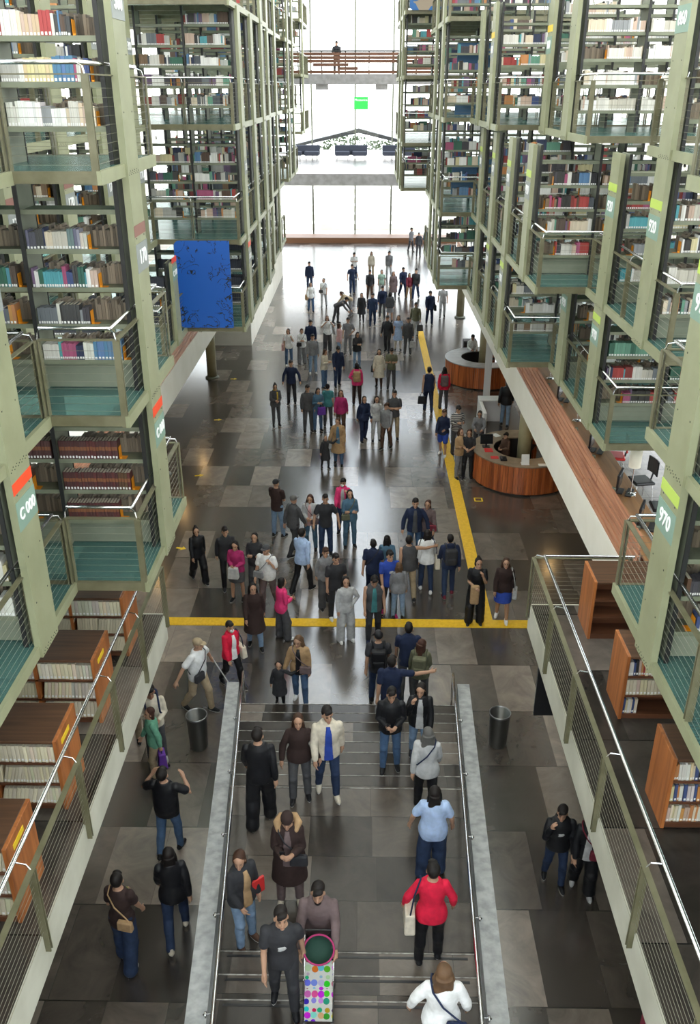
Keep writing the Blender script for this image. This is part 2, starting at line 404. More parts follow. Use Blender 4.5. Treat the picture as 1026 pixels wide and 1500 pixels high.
# ---- round columns under the galleries
for (x, y, lab) in [(5.15,26.1,'pale round column rising through the nearer round help desk'), (5.15,36.6,'pale round column rising through the farther round help desk'),
                    (5.3,48.0,'olive round column under the farthest right stack'), (-6.55,36.7,'olive round column beneath the left stack with the blue board'),
                    (-6.5,26.0,'olive round column beneath the left timber parapet')]:
    t = thing('column', lab, 'column', (x, y, 0))
    hz = 2.8 if y < 46 else 5.4
    b = MB(); b.lathe([(.21,0),(.21,hz-.02)], x, y, 20); b.build('shaft', M['column'], t, True)
    b = MB(); b.lathe([(.30,0),(.30,.05),(.23,.09)], x, y, 20); b.build('base_collar', M['steel_dark'], t)
# ================================================================== HANGING STACKS
LV = [5.45, 7.75, 10.5, 13.2, 15.8]
def seen(x, y, z, m=60):
    """rough frustum test, used only to leave out shelves the photo never shows"""
    t = R(25.8); dx, dy, dz = x, y, z-11.3
    a = dx*math.cos(.0154)+dy*math.sin(.0154); f = -dx*math.sin(.0154)+dy*math.cos(.0154)
    wv = f*math.cos(t)-dz*math.sin(t); u = f*math.sin(t)+dz*math.cos(t)
    if wv < .3: return False
    px, py = 513+1282*a/wv, 750-1282*u/wv
    return -m < px < 1026+m and -m < py < 1500+m
BOOKS = []     # (x, y_spine, z, w, d, h, colour, tilt, description, bright label)
PAL = [(.62,.60,.55),(.70,.69,.66),(.50,.47,.40),(.36,.05,.045),(.22,.035,.03),(.05,.075,.19),(.025,.035,.08),(.09,.19,.34),(.02,.02,.023),(.045,.042,.04),
       (.085,.05,.033),(.19,.12,.07),(.58,.51,.30),(.62,.53,.40),(.035,.12,.08),(.12,.28,.20),(.08,.30,.34),(.34,.08,.16),(.14,.09,.16),(.50,.22,.08),
       (.14,.155,.17),(.27,.28,.29),(.52,.38,.30),(.74,.74,.72),(.62,.60,.55),(.075,.085,.10),(.03,.028,.026),(.10,.07,.055),(.40,.39,.36),(.055,.05,.06)]
CN = ['cream','white','beige','red','dark red','navy','dark blue','blue','black','charcoal','dark brown','brown','pale yellow','sand','dark green','green','teal','magenta','purple','orange',
      'slate grey','grey','tan','white','ivory','dark grey','black','umber','pale grey','charcoal']
def fill(xa, xb, yf, z, hmax, style, desc, hall, rnd):
    """one bay of one shelf from xa (hall side) to xb (outer side); hall = sign of the hall side"""
    L = abs(xb-xa); s = 1 if xb > xa else -1
    if style == 'empty': return
    full = rnd.random()
    use = L*(.95 if full < .35 else rnd.uniform(.55, .9))
    p = L-.01; n = 0; run = 0; col = (.5,.5,.5); cn = 'grey'; h0 = .24; wd = .03
    end = L-use
    while p > end:
        if run <= 0:
            i = rnd.randrange(len(PAL)); col = PAL[i]; cn = CN[i]; run = rnd.choice([1,1,1,2,3,5,8]); h0 = rnd.uniform(.19,.275); wd = rnd.uniform(.018,.048)
            if style == 'brown': col = rnd.choice([(.085,.03,.022),(.10,.04,.025),(.075,.028,.03)]); cn = 'dark brown'; h0 = .265; wd = .042; run = 9
            if style == 'black': col = (.025,.028,.04); cn = 'black'; h0 = .27; wd = .055; run = 9
            if style == 'pale': i = rnd.choice([0,1,2,13,23,24,22,21]); col = PAL[i]; cn = CN[i]
            if style == 'red' and rnd.random() < .6: i = rnd.choice([3,4,3,17]); col = PAL[i]; cn = CN[i]
            if style == 'green' and rnd.random() < .8: i = rnd.choice([14,14,15]); col = PAL[i]; cn = CN[i]; h0 = .26; wd = .05
        run -= 1
        hh = min(h0+rnd.uniform(-.006,.006), hmax)
        j = rnd.uniform(.88,1.08)
        n += 1
        BOOKS.append((xa+s*p, yf+rnd.uniform(0,.012), z, -s*wd*.95, rnd.uniform(.15,.19), hh, tuple(q*j for q in col), 0.0, (cn, desc), style))
        p -= wd
    if use < L*.94 and p > .06:
        BOOKENDS.append((xa+s*(p-.012), yf+.02, z, -s, desc))
BOOKENDS = []
def text_child(txt, parent, loc, s, size, m, name='numerals'):
    c = bpy.data.curves.new(name, 'FONT'); c.body = txt; c.size = size; c.extrude = .004; c.align_x = 'CENTER'; c.align_y = 'CENTER'; c.offset = .004
    c.materials.append(m)
    to = bpy.data.objects.new('lettering_curve', c); me = bpy.data.meshes.new_from_object(to); bpy.data.objects.remove(to); bpy.data.curves.remove(c)
    o = bpy.data.objects.new(name, me); COL.objects.link(o); o.parent = parent
    o.matrix_local = Matrix(((0,0,-s,loc[0]),(-s,0,0,loc[1]),(0,1,0,loc[2]),(0,0,0,1)))
    return o
def shelf_row(s, xe, y, levels, zt, signs, label, styles, nb=4, back=False, seed=1):
    """one double row of shelving: end panel on the hall side, uprights, shelves"""
    rnd = random.Random(seed)
    zb = LV[levels[0]] if isinstance(levels[0], int) else levels[0]
    zs = [LV[q] if isinstance(q, int) else q for q in levels]
    X = lambda d: s*(xe+d)
    t = thing('bookshelf_row', label, 'bookshelf', (X(0), y, zb-.15), 'double rows of library shelving')
    b = MB(); b.box(X(-.03), X(.05), y-.28, y+.28, zb-.14, zt)
    for z in zs:                                                   # rivet clusters where the walkway beams are bolted on
        for i in range(14):
            b.box(X(-.034), X(-.03), y-.24+.035*i, y-.228+.035*i, z-.12+.02*(i % 3), z-.108+.02*(i % 3), 1)
        for q in (.55, 1.15, 1.9): 
            b.box(X(-.034), X(-.03), y-.2, y-.185, z+q, z+q+.015, 1); b.box(X(-.034), X(-.03), y+.18, y+.195, z+q, z+q+.015, 1)
    ep = b.build('end_panel', [M['steel_green'], M['bolt']], t)
    for (z, txt, stripe, plate) in signs:
        b = MB(); b.box(X(-.037), X(-.03), y-.28, y+.28, z+1.50, z+1.84)
        sp = b.build('number_sign', M[plate], t)
        text_child(txt, sp, (X(-.042), y, z+1.67), s, .235 if len(txt) < 4 else .185, M['white_text'])
        if stripe:
            b = MB(); b.box(X(-.036), X(-.03), y-.28, y+.28, z+1.93, z+2.06); b.build('colour_stripe', M[stripe], t)
    for k in range(nb+1):
        x = .13+1.2*k
        b = MB(); b.box(X(x), X(x+.035), y-.26, y+.26, zb, zt)
        b.box(X(x-.008), X(x+.043), y-.285, y-.262, zb, zt, 1); b.box(X(x-.008), X(x+.043), y+.262, y+.285, zb, zt, 1)
        b.build('upright', [M['kick'], M['black_steel']], t)
    for li, z0 in enumerate(zs):
        top = zs[li+1] if li+1 < len(zs) else zt
        if z0 < 10 and y < 19.5:
            b = MB(); b.box(X(.165), X(.13+1.2*nb), y-.16, y-.14, z0+.02, z0+.36); b.build('kick_panel', M['kick'], t)
        k = 0; z = z0+.40
        while z < top-.30:
            b = MB(); b.box(X(.165), X(.13+1.2*nb), y-.255, y+.255, z-.035, z); b.box(X(.165), X(.13+1.2*nb), y-.262, y-.255, z-.045, z+.012)
            b.build('shelf', M['shelf_steel'], t)
            st = styles.get(z0, styles.get(li, 'mixed'))
            for bay in range(nb):
                xa, xb = X(.175+1.2*bay), X(.13+1.2*(bay+1)-.012)
                if not seen((xa+xb)/2, y-.25, z+.12, 140): continue
                if st != 'empty' and z + .62 > top and rnd.random() < .75: continue       # topmost shelves are mostly bare
                stl = st if isinstance(st, str) else st[k % len(st)]
                d = (label, zs.index(z0), k, bay)
                fill(xa, xb, y-.25, z, .28, stl, d, -s, rnd)
                if back:
                    p = min(xa, xb)+rnd.uniform(0,.3); lim = max(xa, xb)
                    while p < lim-.03:
                        wd = rnd.uniform(.02,.05); g = rnd.uniform(.10,.32)
                        STUFFB.append((p, y+.03, z, wd*.93, .19, rnd.uniform(.19,.27), (g, g*.8, g*.58))); p += wd
            z += .46; k += 1
    return t
STUFFB = []
def walkway(s, xe, xo, y0, y1, z, label):
    X = lambda d: s*(xe+d)
    t = thing('glass_walkway', label, 'walkway', (X(0), y0, z), 'glass floored stack walkways')
    b = MB(); b.box(X(.05), s*xo, y0+.05, y1-.05, z-.025, z+.005); b.build('glass_floor', M['glass_floor'], t)
    b = MB(); b.box(X(.0), X(.05), y0, y1, z-.13, z+.012); b.box(X(.05), X(.11), y0+.05, y1-.05, z-.13, z-.118); b.build('edge_beam', M['steel_green'], t)
    b = MB(); b.box(X(.05), s*xo, y0, y0+.05, z-.115, z+.01); b.box(X(.05), s*xo, y0+.05, y0+.10, z-.115, z-.103); b.build('front_beam', M['steel_rail'], t)
    b = MB(); b.box(X(.05), s*xo, y1-.05, y1, z-.15, z+.01)
    y = y0+1.3
    while y < y1-.6: b.box(X(.05), s*xo, y, y+.06, z-.15, z-.03); y += 1.35
    b.build('cross_beam', M['steel_rail'], t)
def guard(path, z, label, inner, step=1.35, wires=9, lean=.10, group='steel guard rails', hr=1.05, bar=.93, post_every=True, foot=0.0, name='guard_rail'):
    """posts, flat bar, wires and an offset tubular handrail along a path; inner = unit vectors towards the walkway per point"""
    t = thing(name, label, 'guard rail', (path[0][0], path[0][1], z), group)
    P = []
    for i in range(len(path)-1):
        a, c = Vector(path[i]), Vector(path[i+1]); n = max(1, round((c-a).length/step)); d = (c-a).normalized()
        for k in range(n): P.append((a.lerp(c, k/n), i, k == 0))
    P.append((Vector(path[-1]), len(path)-2, True))
    dirs = [(Vector(path[i+1])-Vector(path[i])).normalized() for i in range(len(path)-1)]
    for p, i, corner in P:
        b = MB(); d = dirs[i]; nrm = Vector((-d.y, d.x))
        for off in ((-.022, .022) if True else (0,)):
            q = p + d*off
            x0, y0 = q.x, q.y
            e = .038
            pts = [q+nrm*e+d*.007, q-nrm*e+d*.007, q-nrm*e-d*.007, q+nrm*e-d*.007]
            b.prism([(v.x, v.y) for v in pts], z-.13-foot, z+bar)
        b.build('post', M['steel_rail'], t)
    b = MB()
    for i in range(len(path)-1):
        a, c = Vector(path[i]), Vector(path[i+1]); d = dirs[i]; nrm = Vector((-d.y, d.x))*.032
        b.prism([tuple(a+nrm), tuple(a-nrm), tuple(c-nrm), tuple(c+nrm)], z+bar, z+bar+.014)
    b.build('rail_bar', M['steel_rail'], t)
    iv = [Vector(q)*lean for q in inner]
    hp = [(path[i][0]+iv[i].x, path[i][1]+iv[i].y, z+hr) for i in range(len(path))]
    b = MB(); b.tube(hp, .024, 8); b.build('handrail', M['chrome'], t, True)
    for p, i, corner in P:
        b = MB(); f = (p-Vector(path[i])).length/max(1e-6, (Vector(path[i+1])-Vector(path[i])).length); q = iv[i].lerp(iv[i+1], f)
        b.tube([(p.x,p.y,z+bar-.01),(p.x+q.x*.3,p.y+q.y*.3,z+bar+.08),(p.x+q.x,p.y+q.y,z+hr-.015)], .009, 5)
        b.build('bracket', M['chrome'], t)
    b = MB()
    for k in range(wires):
        zz = z+.07+k*(bar-.10)/wires
        for i in range(len(path)-1):
            b.tube([(*path[i], zz), (*path[i+1], zz)], .0024, 4)
    b.build('wire_infill', M['wire'], t)
    return t
LEVELN = {0: 'lowest', 1: 'second', 2: 'third', 3: 'fourth'}
# blocks: side, hall edge, y0, y1, level z, name of the place
def lv(z): return LEVELN[min(range(4), key=lambda i: abs(LV[i]-z))]
BL = []
for z in LV[:3]: BL.append((-1, 3.75, 3.0, 9.9, z, 'nearest left stack'))
for z in LV[:3]: BL.append((-1, 2.80, 9.9, 12.6, z, 'jutting left stack'))
BL += [(-1, 4.8, 20.8, 23.6, LV[0], 'half hidden left stack'), (-1, 5.4, 13.2, 23.6, LV[1], 'half hidden left stack'), (-1, 5.4, 13.2, 23.6, LV[2], 'half hidden left stack')]
for z in LV[:4]: BL.append((-1, 3.2, 23.6, 32.2, z, 'left stack behind the blue board'))
for z in LV[:4]: BL.append((-1, 3.4, 33.0, 39.6, z, 'left stack after the blue board'))
for z in LV[1:4]: BL.append((-1, 3.3, 40.8, 47.0, z, 'second left stack after the blue board'))
for z in (9.25, 12.0, 14.5): BL.append((-1, 3.3, 50.5, 57.0, z, 'farthest left stack by the bridge'))
for z, y1 in ((LV[0],10.0),(LV[1],9.65),(LV[2],9.6)): BL.append((1, 3.3, 3.0, y1, z, 'nearest right stack'))
BL += [(1, 4.4, 15.0, 20.3, LV[0], 'right stack above the worktop'), (1, 4.4, 12.6, 17.6, LV[1], 'right stack above the worktop'), (1, 4.4, 12.4, 14.8, LV[2], 'right stack above the worktop'),
       (1, 4.1, 17.8, 22.6, LV[2], 'right stack of the middle distance')]
BL += [(1, 3.4, 20.3, 29.3, LV[0], 'right stack over the help desks'), (1, 3.4, 17.6, 29.3, LV[1], 'right stack over the help desks'), (1, 3.2, 23.4, 29.3, LV[2], 'right stack over the help desks')]
for z in LV[:4]: BL.append((1, 2.4, 29.3, 36.5, z, 'right stack reaching in past the help desks'))
for z in (7.75, 9.4, 11.75, 13.9): BL.append((1, 1.45, 37.0, 45.5, z, 'farthest right stack by the bridge'))
lvn = {}
for s, xe, y0, y1, z, nm in BL:
    k = lvn[nm] = lvn.get(nm, 0)+1
    o = ('lowest','second','third','topmost')[k-1]
    walkway(s, xe, 9.0 if y1 < 25 else 8.0, y0, y1, z, f'{o} green glass walkway of the {nm}')
    xi = xe+.06
    pts = [(s*8.0, y0+.03), (s*xi, y0+.03), (s*xi, y1-.03)]; inn = [(0,1), (s*.8,.8), (s,0)]
    if nm.startswith('nearest'):
        pts = [(s*xi, 3.1), (s*xi, y1-.03), (s*8, y1-.03)]; inn = [(s,0), (s*.8,-.8), (0,-1)]
    elif nm.startswith('jutting'):
        pts = [(-3.78, y0+.03), (-xi, y0+.03), (-xi, y1-.03), (-8, y1-.03)]; inn = [(0,1), (-.8,.8), (-.8,-.8), (0,-1)]
    guard(pts, z, f'wired steel guard rail, {o} walkway, {nm}', inn)
# shelf rows: side, y, [(hall edge, levels, top, signs)]
def nm_of(s, xe, y):
    for q in BL:
        if q[0] == s and abs(q[1]-xe) < .05 and q[2] <= y <= q[3]: return q[5]
    return 'stack'
L0, L1, L2, L3 = LV[:4]
ROWS = [
 (-1, 8.7, 3.75, [0,1,2], 13.2, [(L0,'C 000','red_stripe','sign_green'),(L1,'170','maroon_stripe','sign_grey')], {L0:'mixed', L1:'mixed', L2:'mixed'}, 'left row with a red striped C 000 sign, nearest the camera', 3),
 (-1, 11.2, 2.80, [0,1,2], 13.2, [(L0,'C 000','red_stripe','sign_green'),(L1,'170','maroon_stripe','sign_grey'),(L2,'300',None,'sign_grey')], {L0:'brown', L1:['mixed','mixed','mixed','mixed','pale'], L2:['pale','mixed','mixed']}, 'left row with the large grey 170 sign', 3),
 (-1, 22.4, 5.4, [1,2], 13.2, [(L1,'170','maroon_stripe','sign_grey'),(L2,'300',None,'sign_grey')], {L1:'mixed'}, 'left row set back behind the 170 row, at the blue board', 3),
 (-1, 19.6, 5.4, [1,2], 13.2, [(L1,'170','maroon_stripe','sign_grey'),(L2,'300',None,'sign_grey')], {}, 'left row set back behind the 170 row, third from its end', 3),
 (-1, 16.8, 5.4, [1,2], 13.2, [(L1,'170','maroon_stripe','sign_grey'),(L2,'300',None,'sign_grey')], {}, 'left row set back behind the 170 row, second beyond it', 3),
 (-1, 14.0, 5.4, [1,2], 13.2, [(L1,'170','maroon_stripe','sign_grey'),(L2,'300',None,'sign_grey')], {}, 'left row set back directly behind the 170 row', 3),
 (-1, 19.6, 5.75, [0], 7.4, [], {L0:'black'}, 'short left row over the left timber parapet', 2),
 (-1, 22.45, 4.8, [0], 7.4, [(L0,'C 000','red_stripe','sign_green')], {L0:'black'}, 'short left row with a small red stripe behind the 170 row', 3),
 (-1, 25.0, 3.20, [0,1,2], 13.15, [(L0,'C 000','red_stripe','sign_grey'),(L1,'170',None,'sign_grey')], {L0:'black', L1:'mixed', L2:'mixed'}, 'left row right behind the blue board', 3),
 (-1, 27.7, 3.20, [0,1,2], 13.15, [(L1,'170',None,'sign_grey')], {L0:'black'}, 'left row second behind the blue board', 2),
 (-1, 30.4, 3.20, [0,1,2,3], 15.8, [], {}, 'left row third behind the blue board', 2),
 (-1, 34.2, 3.40, [0,1,2,3], 15.8, [], {L0:'black'}, 'front row of the left stack after the blue board', 3),
 (-1, 37.0, 3.40, [0,1,2,3], 15.8, [], {}, 'rear row of the left stack after the blue board', 2),
 (-1, 41.8, 3.30, [1,2,3], 15.8, [], {}, 'front row of the second left stack after the blue board', 3),
 (-1, 44.5, 3.30, [1,2,3], 15.8, [], {}, 'rear row of the second left stack after the blue board', 2),
 (-1, 52.0, 3.30, [9.25, 12.0, 14.5], 17.0, [], {}, 'farthest left row beside the upper bridge', 3),
 (1, 8.5, 3.30, [0,1,2], 13.2, [(L0,'970','lime_stripe','sign_green'),(L1,'970','lime_stripe','sign_green')], {L0:['mixed','mixed','black']}, 'right row with the largest 970 sign, nearest the camera', 3),
 (1, 13.85, 4.40, [1,2], 13.2, [(L1,'920','lime_stripe','sign_green'),(L2,'860','yellow_stripe','sign_green')], {L1:['mixed','pale','mixed'], L2:'pale'}, 'right row with a 920 sign below a yellow striped 860', 3),
 (1, 16.4, 4.40, [0,1], 10.3, [(L0,'970','lime_stripe','sign_green'),(L1,'920','lime_stripe','sign_green')], {L0:['mixed','mixed','green'], L1:'mixed'}, 'right row with a 970 sign under a smaller 920', 4),
 (1, 19.2, 4.40, [0], 7.6, [(L0,'930','lime_stripe','sign_green')], {L0:'mixed'}, 'right row with the 930 sign', 3),
 (1, 19.2, 3.40, [1], 10.3, [(L1,'920','lime_stripe','sign_grey')], {L1:['red','mixed','red','mixed']}, 'right row of red volumes on the second walkway', 4),
 (1, 19.6, 4.10, [2], 13.2, [], {L2:'pale'}, 'right row of pale volumes behind the third walkway rail', 4),
 (1, 22.0, 4.10, [2], 13.2, [(L2,'860','yellow_stripe','sign_green')], {L2:'pale'}, 'right row with a small far 860 sign', 4),
 (1, 21.9, 3.40, [0,1], 10.3, [(L0,'930','lime_stripe','sign_grey'),(L1,'920','lime_stripe','sign_grey')], {L0:['mixed','pale']}, 'second right row over the help desks', 3),
 (1, 24.6, 3.40, [0,1], 10.3, [(L0,'930','lime_stripe','sign_grey'),(L1,'920','lime_stripe','sign_grey')], {}, 'third right row over the help desks', 3),
 (1, 24.7, 3.20, [2], 13.2, [(L2,'860','yellow_stripe','sign_grey')], {}, 'upper right row over the help desks', 4),
 (1, 27.3, 3.40, [0,1], 10.3, [(L1,'920','lime_stripe','sign_grey')], {}, 'fourth right row over the help desks', 3),
 (1, 27.3, 3.20, [2], 13.2, [], {}, 'rear upper right row over the help desks', 3),
 (1, 30.6, 2.40, [0,1,2,3], 15.8, [], {}, 'front row of the right stack reaching in past the help desks', 3),
 (1, 33.4, 2.40, [0,1,2,3], 15.8, [], {}, 'rear row of the right stack reaching in past the help desks', 2),
 (1, 38.2, 1.45, [7.75, 9.4, 11.75, 13.9], 16.3, [], {}, 'front row of the farthest right stack', 3),
 (1, 41.0, 1.45, [7.75, 9.4, 11.75, 13.9], 16.3, [], {}, 'rear row of the farthest right stack', 2),
]
for i, (s, y, xe, lvls, zt, signs, styles, lab, nb) in enumerate(ROWS):
    shelf_row(s, xe, y, lvls, zt, signs, lab, styles, nb, back=(y < 20), seed=100+i)
# near gallery guard rails
guard([(-3.30, y) for y in (3.2, 12.5)], MZ, 'long steel guard rail along the left gallery edge beside the wooden bookcases', [(-1,0),(-1,0)], step=1.57, wires=10, lean=.16, foot=.1)
guard([(2.88, 3.2), (2.88, 12.9), (4.5, 12.9)], MZ, 'long steel guard rail along the right gallery edge, turning the far corner', [(1,0),(.9,-.9),(0,-1)], step=1.57, wires=10, lean=.16, foot=.1)
# ================================================================== BOOKCASES, DESKS AND SMALL FURNITURE
def bookcase(s, x, y0, y1, label, shelves_style, W=2.6, vd=(.80,1.65), tagc=None, rs=1):
    """low double wooden bookcase: end panel on the hall side, front facing -y"""
    rnd = random.Random(rs); zb = MZ+.012; H = 1.06; X = lambda d: s*(x+d)
    t = thing('wooden_bookcase', label, 'bookcase', (X(0), (y0+y1)/2, zb), 'low wooden bookcases on the galleries')
    b = MB(); b.bbox(X(0), X(.045), y0, y1, zb, zb+H, .006); ep = b.build('end_panel', M['wood_end'], t)
    b = MB(); b.bbox(X(.045), X(W), y0, y1, zb+H-.04, zb+H, .006); b.build('top_panel', M['wood_top'], t)
    b = MB(); b.box(X(W-.04), X(W), y0, y1, zb, zb+H-.04); b.box(X(.045), X(W-.04), (y0+y1)/2-.01, (y0+y1)/2+.01, zb+.06, zb+H-.04); b.build('back_panel', M['wood_front'], t)
    for d in vd:
        b = MB(); b.box(X(d), X(d+.045), y0+.004, y1-.004, zb+.06, zb+H-.04); b.build('divider', M['wood_end'], t)
    b = MB(); b.box(X(.045), X(W-.04), y0+.02, y1-.02, zb, zb+.06); b.build('plinth', M['wood_front'], t)
    for k in range(3):
        z = zb+.06+.32*k
        b = MB(); b.box(X(.045), X(W-.04), y0+.004, y1-.004, z, z+.03); b.build('shelf', M['wood_front'], t)
        bays = [.045]+[q for q in vd]+[W-.04]
        for j in range(len(bays)-1):
            st = shelves_style[k] if isinstance(shelves_style, (list, tuple)) else shelves_style
            if st == 'none': continue
            p = bays[j]+(.05 if j else .01); e = bays[j+1]-.01; tilt = 0.0; run = 0
            if st == 'few': e = p+.2
            if st == 'part': e = p+(e-p)*.72
            while p < e-.03:
                if run <= 0:
                    run = rnd.randint(5, 14); tilt = rnd.choice([0,0,R(4),R(9),R(15)]) if st == 'paper' else rnd.choice([0,0,0,R(3)])
                    if st == 'paper': c0 = rnd.choice([(.70,.62,.44),(.60,.54,.39),(.76,.70,.54),(.54,.50,.40)]); wd = rnd.uniform(.034,.055); hh = rnd.uniform(.225,.265)
                    elif st == 'redspine': c0 = (.55,.47,.33); wd = .048; hh = .25
                    else: hh = rnd.uniform(.19,.26)
                if st not in ('paper','redspine'): c0 = rnd.choice([PAL[0],PAL[12],PAL[13],PAL[22],PAL[3],PAL[5],PAL[8],PAL[19],PAL[24]]); wd = rnd.uniform(.022,.045); hh = rnd.uniform(.2,.26)
                run -= 1
                xx = X(p) if s > 0 else X(p+wd)
                cname = 'cream' if st in ('paper','redspine') else CN[PAL.index(c0)]
                q = rnd.uniform(.85,1.08)
                BOOKS.append((X(p), y0+.02+rnd.uniform(0,.012), z+.03, s*wd*.92, .21, hh, tuple(v*q for v in c0), -s*tilt, (cname, (label, k, j, -1)), 'paper' if st in ('paper','redspine') else 'wood'))
                p += wd*(1.02 if tilt else 1)
    if tagc:
        b = MB(); b.box(X(-.006), X(0), y0+.16, y0+.44, zb+H-.17, zb+H-.10); b.build('label_holder', M[tagc], t)
    return t
M['tag_yellow'] = mat('yellow_card', (.85,.60,.03), .5)
names = ['farthest low wooden bookcase on the left gallery, under the glass walkway', 'second low wooden bookcase from the far end of the left gallery',
         'third low wooden bookcase from the far end of the left gallery', 'fourth low wooden bookcase from the far end of the left gallery',
         'low wooden bookcase at the lower left edge, nearest the camera']
for i, (y0, y1) in enumerate(((11.28,12.0),(9.68,10.42),(8.05,8.78),(6.42,7.14),(4.8,5.52))):
    bookcase(-1, 3.62-.012*i, y0, y1, names[i], 'paper', tagc='tag_yellow' if i else None, rs=40+i)
bookcase(1, 3.64, 11.87, 12.57, 'empty low wooden bookcase at the far corner of the right gallery', 'none', W=2.4, vd=(1.3,), rs=60)
bookcase(1, 3.62, 9.88, 10.55, 'low wooden bookcase with red bound volumes on the right gallery', ['few','redspine','part'], W=2.4, vd=(1.2,), rs=61)
bookcase(1, 3.60, 7.86, 8.50, 'low wooden bookcase full of coloured books, nearest on the right gallery', ['part','wood','wood'], W=2.4, vd=(1.2,), rs=62)
# round help desks
def help_desk(cx, cy, a0, a1, label, top):
    t = thing('help_desk', label, 'help desk', (cx, cy, 0), 'round timber help desks')
    Ro, Ri, n = 1.58, .98, 40
    def arc(r0, r1, z0, z1, i0, i1, b, mi=0):
        for k in range(i0, i1):
            A = R(a0+(a1-a0)*k/n); B = R(a0+(a1-a0)*(k+1)/n)
            q = [(cx+r0*math.cos(A), cy+r0*math.sin(A)),(cx+r1*math.cos(A), cy+r1*math.sin(A)),(cx+r1*math.cos(B), cy+r1*math.sin(B)),(cx+r0*math.cos(B), cy+r0*math.sin(B))]
            b.prism(q, z0, z1, mi)
    b = MB(); arc(Ri-.05, Ro+.04, .96, 1.0, 0, n, b); b.build('counter_top', M[top], t)
    b = MB()
    m = 88
    for k in range(m):
        A = R(a0+(a1-a0)*(k+.04)/m); B = R(a0+(a1-a0)*(k+.96)/m); r = Ro+random.uniform(-.012,.012)
        q = [(cx+(r-.05)*math.cos(A), cy+(r-.05)*math.sin(A)),(cx+r*math.cos(A), cy+r*math.sin(A)),(cx+r*math.cos(B), cy+r*math.sin(B)),(cx+(r-.05)*math.cos(B), cy+(r-.05)*math.sin(B))]
        b.prism(q, .06, .96)
    b.build('stave_cladding', M['wood_red'], t)
    b = MB(); arc(Ri, Ro-.06, 0, .06, 0, n, b); arc(Ri, Ri+.03, .06, .96, 0, n, b); arc(Ri+.03, Ro-.06, .55, .58, 0, n, b); b.build('inner_shelving', M['black'], t)
    return t
help_desk(5.12, 26.1, 62, 322, 'nearer round timber help desk with papers and a phone on its top', 'desk_top')
help_desk(5.12, 36.6, 62, 322, 'farther round timber help desk with a grey top', 'desk_top_grey')
def blk(name, label, cat, parts, loc=None, group=None):
    t = thing(name, label, cat, loc or parts[0][3], group)
    for (pn, m, mk, _) in parts: mk.build(pn, M[m], t)
    return t
def box(*a, **k): q = MB(); q.bbox(*a, **k); return q
# things on the nearer desk
t = thing('desk_phone', 'black desk phone lying on the nearer help desk', 'phone', (4.35, 25.1, 1.0))
b = MB(); b.ext([(24.98,1.001),(25.2,1.001),(25.2,1.07),(24.98,1.03)], 'x', 4.25, 4.45); b.build('base', M['black'], t)
b = MB(); b.bbox(4.26, 4.31, 24.98, 25.2, 1.055, 1.095, .01); b.build('handset', M['darkgrey'], t)
t = tag(box(3.86, 4.12, 25.7, 26.0, 1.001, 1.02, b=.004).build('red_folder', M['red_plastic']), 'red folder lying on the nearer help desk beside the papers', 'folder')
tag(box(3.98, 4.22, 25.15, 25.36, 1.001, 1.012, b=.003).build('red_leaflet', M['red_plastic']), 'small red leaflet on the nearer help desk front edge', 'leaflet')
t = thing('sign_stand', 'small white notice stand upright on the nearer help desk', 'sign', (4.95, 24.75, 1.0))
b = MB(); b.ext([(24.70,1.02),(24.715,1.02),(24.80,1.30),(24.785,1.30)], 'x', 4.84, 5.08); b.build('card', M['paper'], t)
b = MB(); b.box(4.84, 5.08, 24.66, 24.86, 1.001, 1.02); b.build('foot', M['white_paint'], t)
b = MB(); b.box(4.86,5.06,24.718,24.719,1.12,1.13)
t = tag(box(5.35, 5.6, 24.56, 24.72, 1.001, 1.03, b=.005).build('paper_tray', M['paper']), 'white paper tray at the right end of the nearer help desk', 'tray')
for i, (x, y, r) in enumerate(((4.02,26.5,.3),(4.15,26.95,-.2),(4.4,27.2,.5))):
    o = tag(box(-.11,.11,-.15,.15,0,.006,b=.002).build('paper_sheet', M['paper']), ['white sheet of paper by the red folder on the help desk','white paper sheet beyond the red folder on the help desk','rearmost white paper sheet on the nearer help desk'][i], 'paper', 'papers on the help desk')
    o.location = (x, y, 1.002); o.rotation_euler[2] = r
t = thing('computer_monitor', 'dark monitor standing on the nearer help desk behind the folder', 'monitor', (3.95, 26.25, 1.0))
b = MB(); b.ext([(26.1,1.12),(26.13,1.12),(26.2,1.42),(26.17,1.42)], 'x', 3.75, 4.15); b.build('screen', M['screen'], t)
b = MB(); b.box(3.92,3.98,26.14,26.19,1.001,1.2); b.box(3.83,4.07,26.08,26.26,1.001,1.015); b.build('foot', M['black'], t)
# white reception furniture by the desks
t = thing('white_counter', 'white angled counter standing between the two round help desks', 'counter', (4.75, 31.0, 0))
b = MB(); b.bbox(4.3, 4.42, 29.6, 31.3, 0, .92, .01); b.build('side_panel', M['white_paint'], t)
b = MB(); b.bbox(4.3, 5.25, 31.3, 31.42, 0, .92, .01); b.build('back_panel', M['white_paint'], t)
b = MB(); b.bbox(4.3, 5.25, 30.9, 31.45, .92, .97, .01); b.build('top_panel', M['white_paint'], t)
t = thing('white_banner_stand', 'tall white banner stand in front of the farther help desk', 'banner', (4.93, 33.6, 0))
b = MB(); b.bbox(4.80, 5.07, 33.58, 33.62, .06, 2.7, .005); b.build('banner', M['white_paint'], t)
b = MB(); b.bbox(4.78, 5.10, 33.45, 33.75, 0, .06, .01); b.build('base', M['darkgrey'], t)
t = thing('equipment_box', 'dark grey cabinet behind the farther help desk', 'cabinet', (4.75, 38.8, 0))
b = MB(); b.bbox(4.5, 5.1, 38.6, 39.1, 0, 1.15, .02); b.build('body', M['darkgrey'], t)
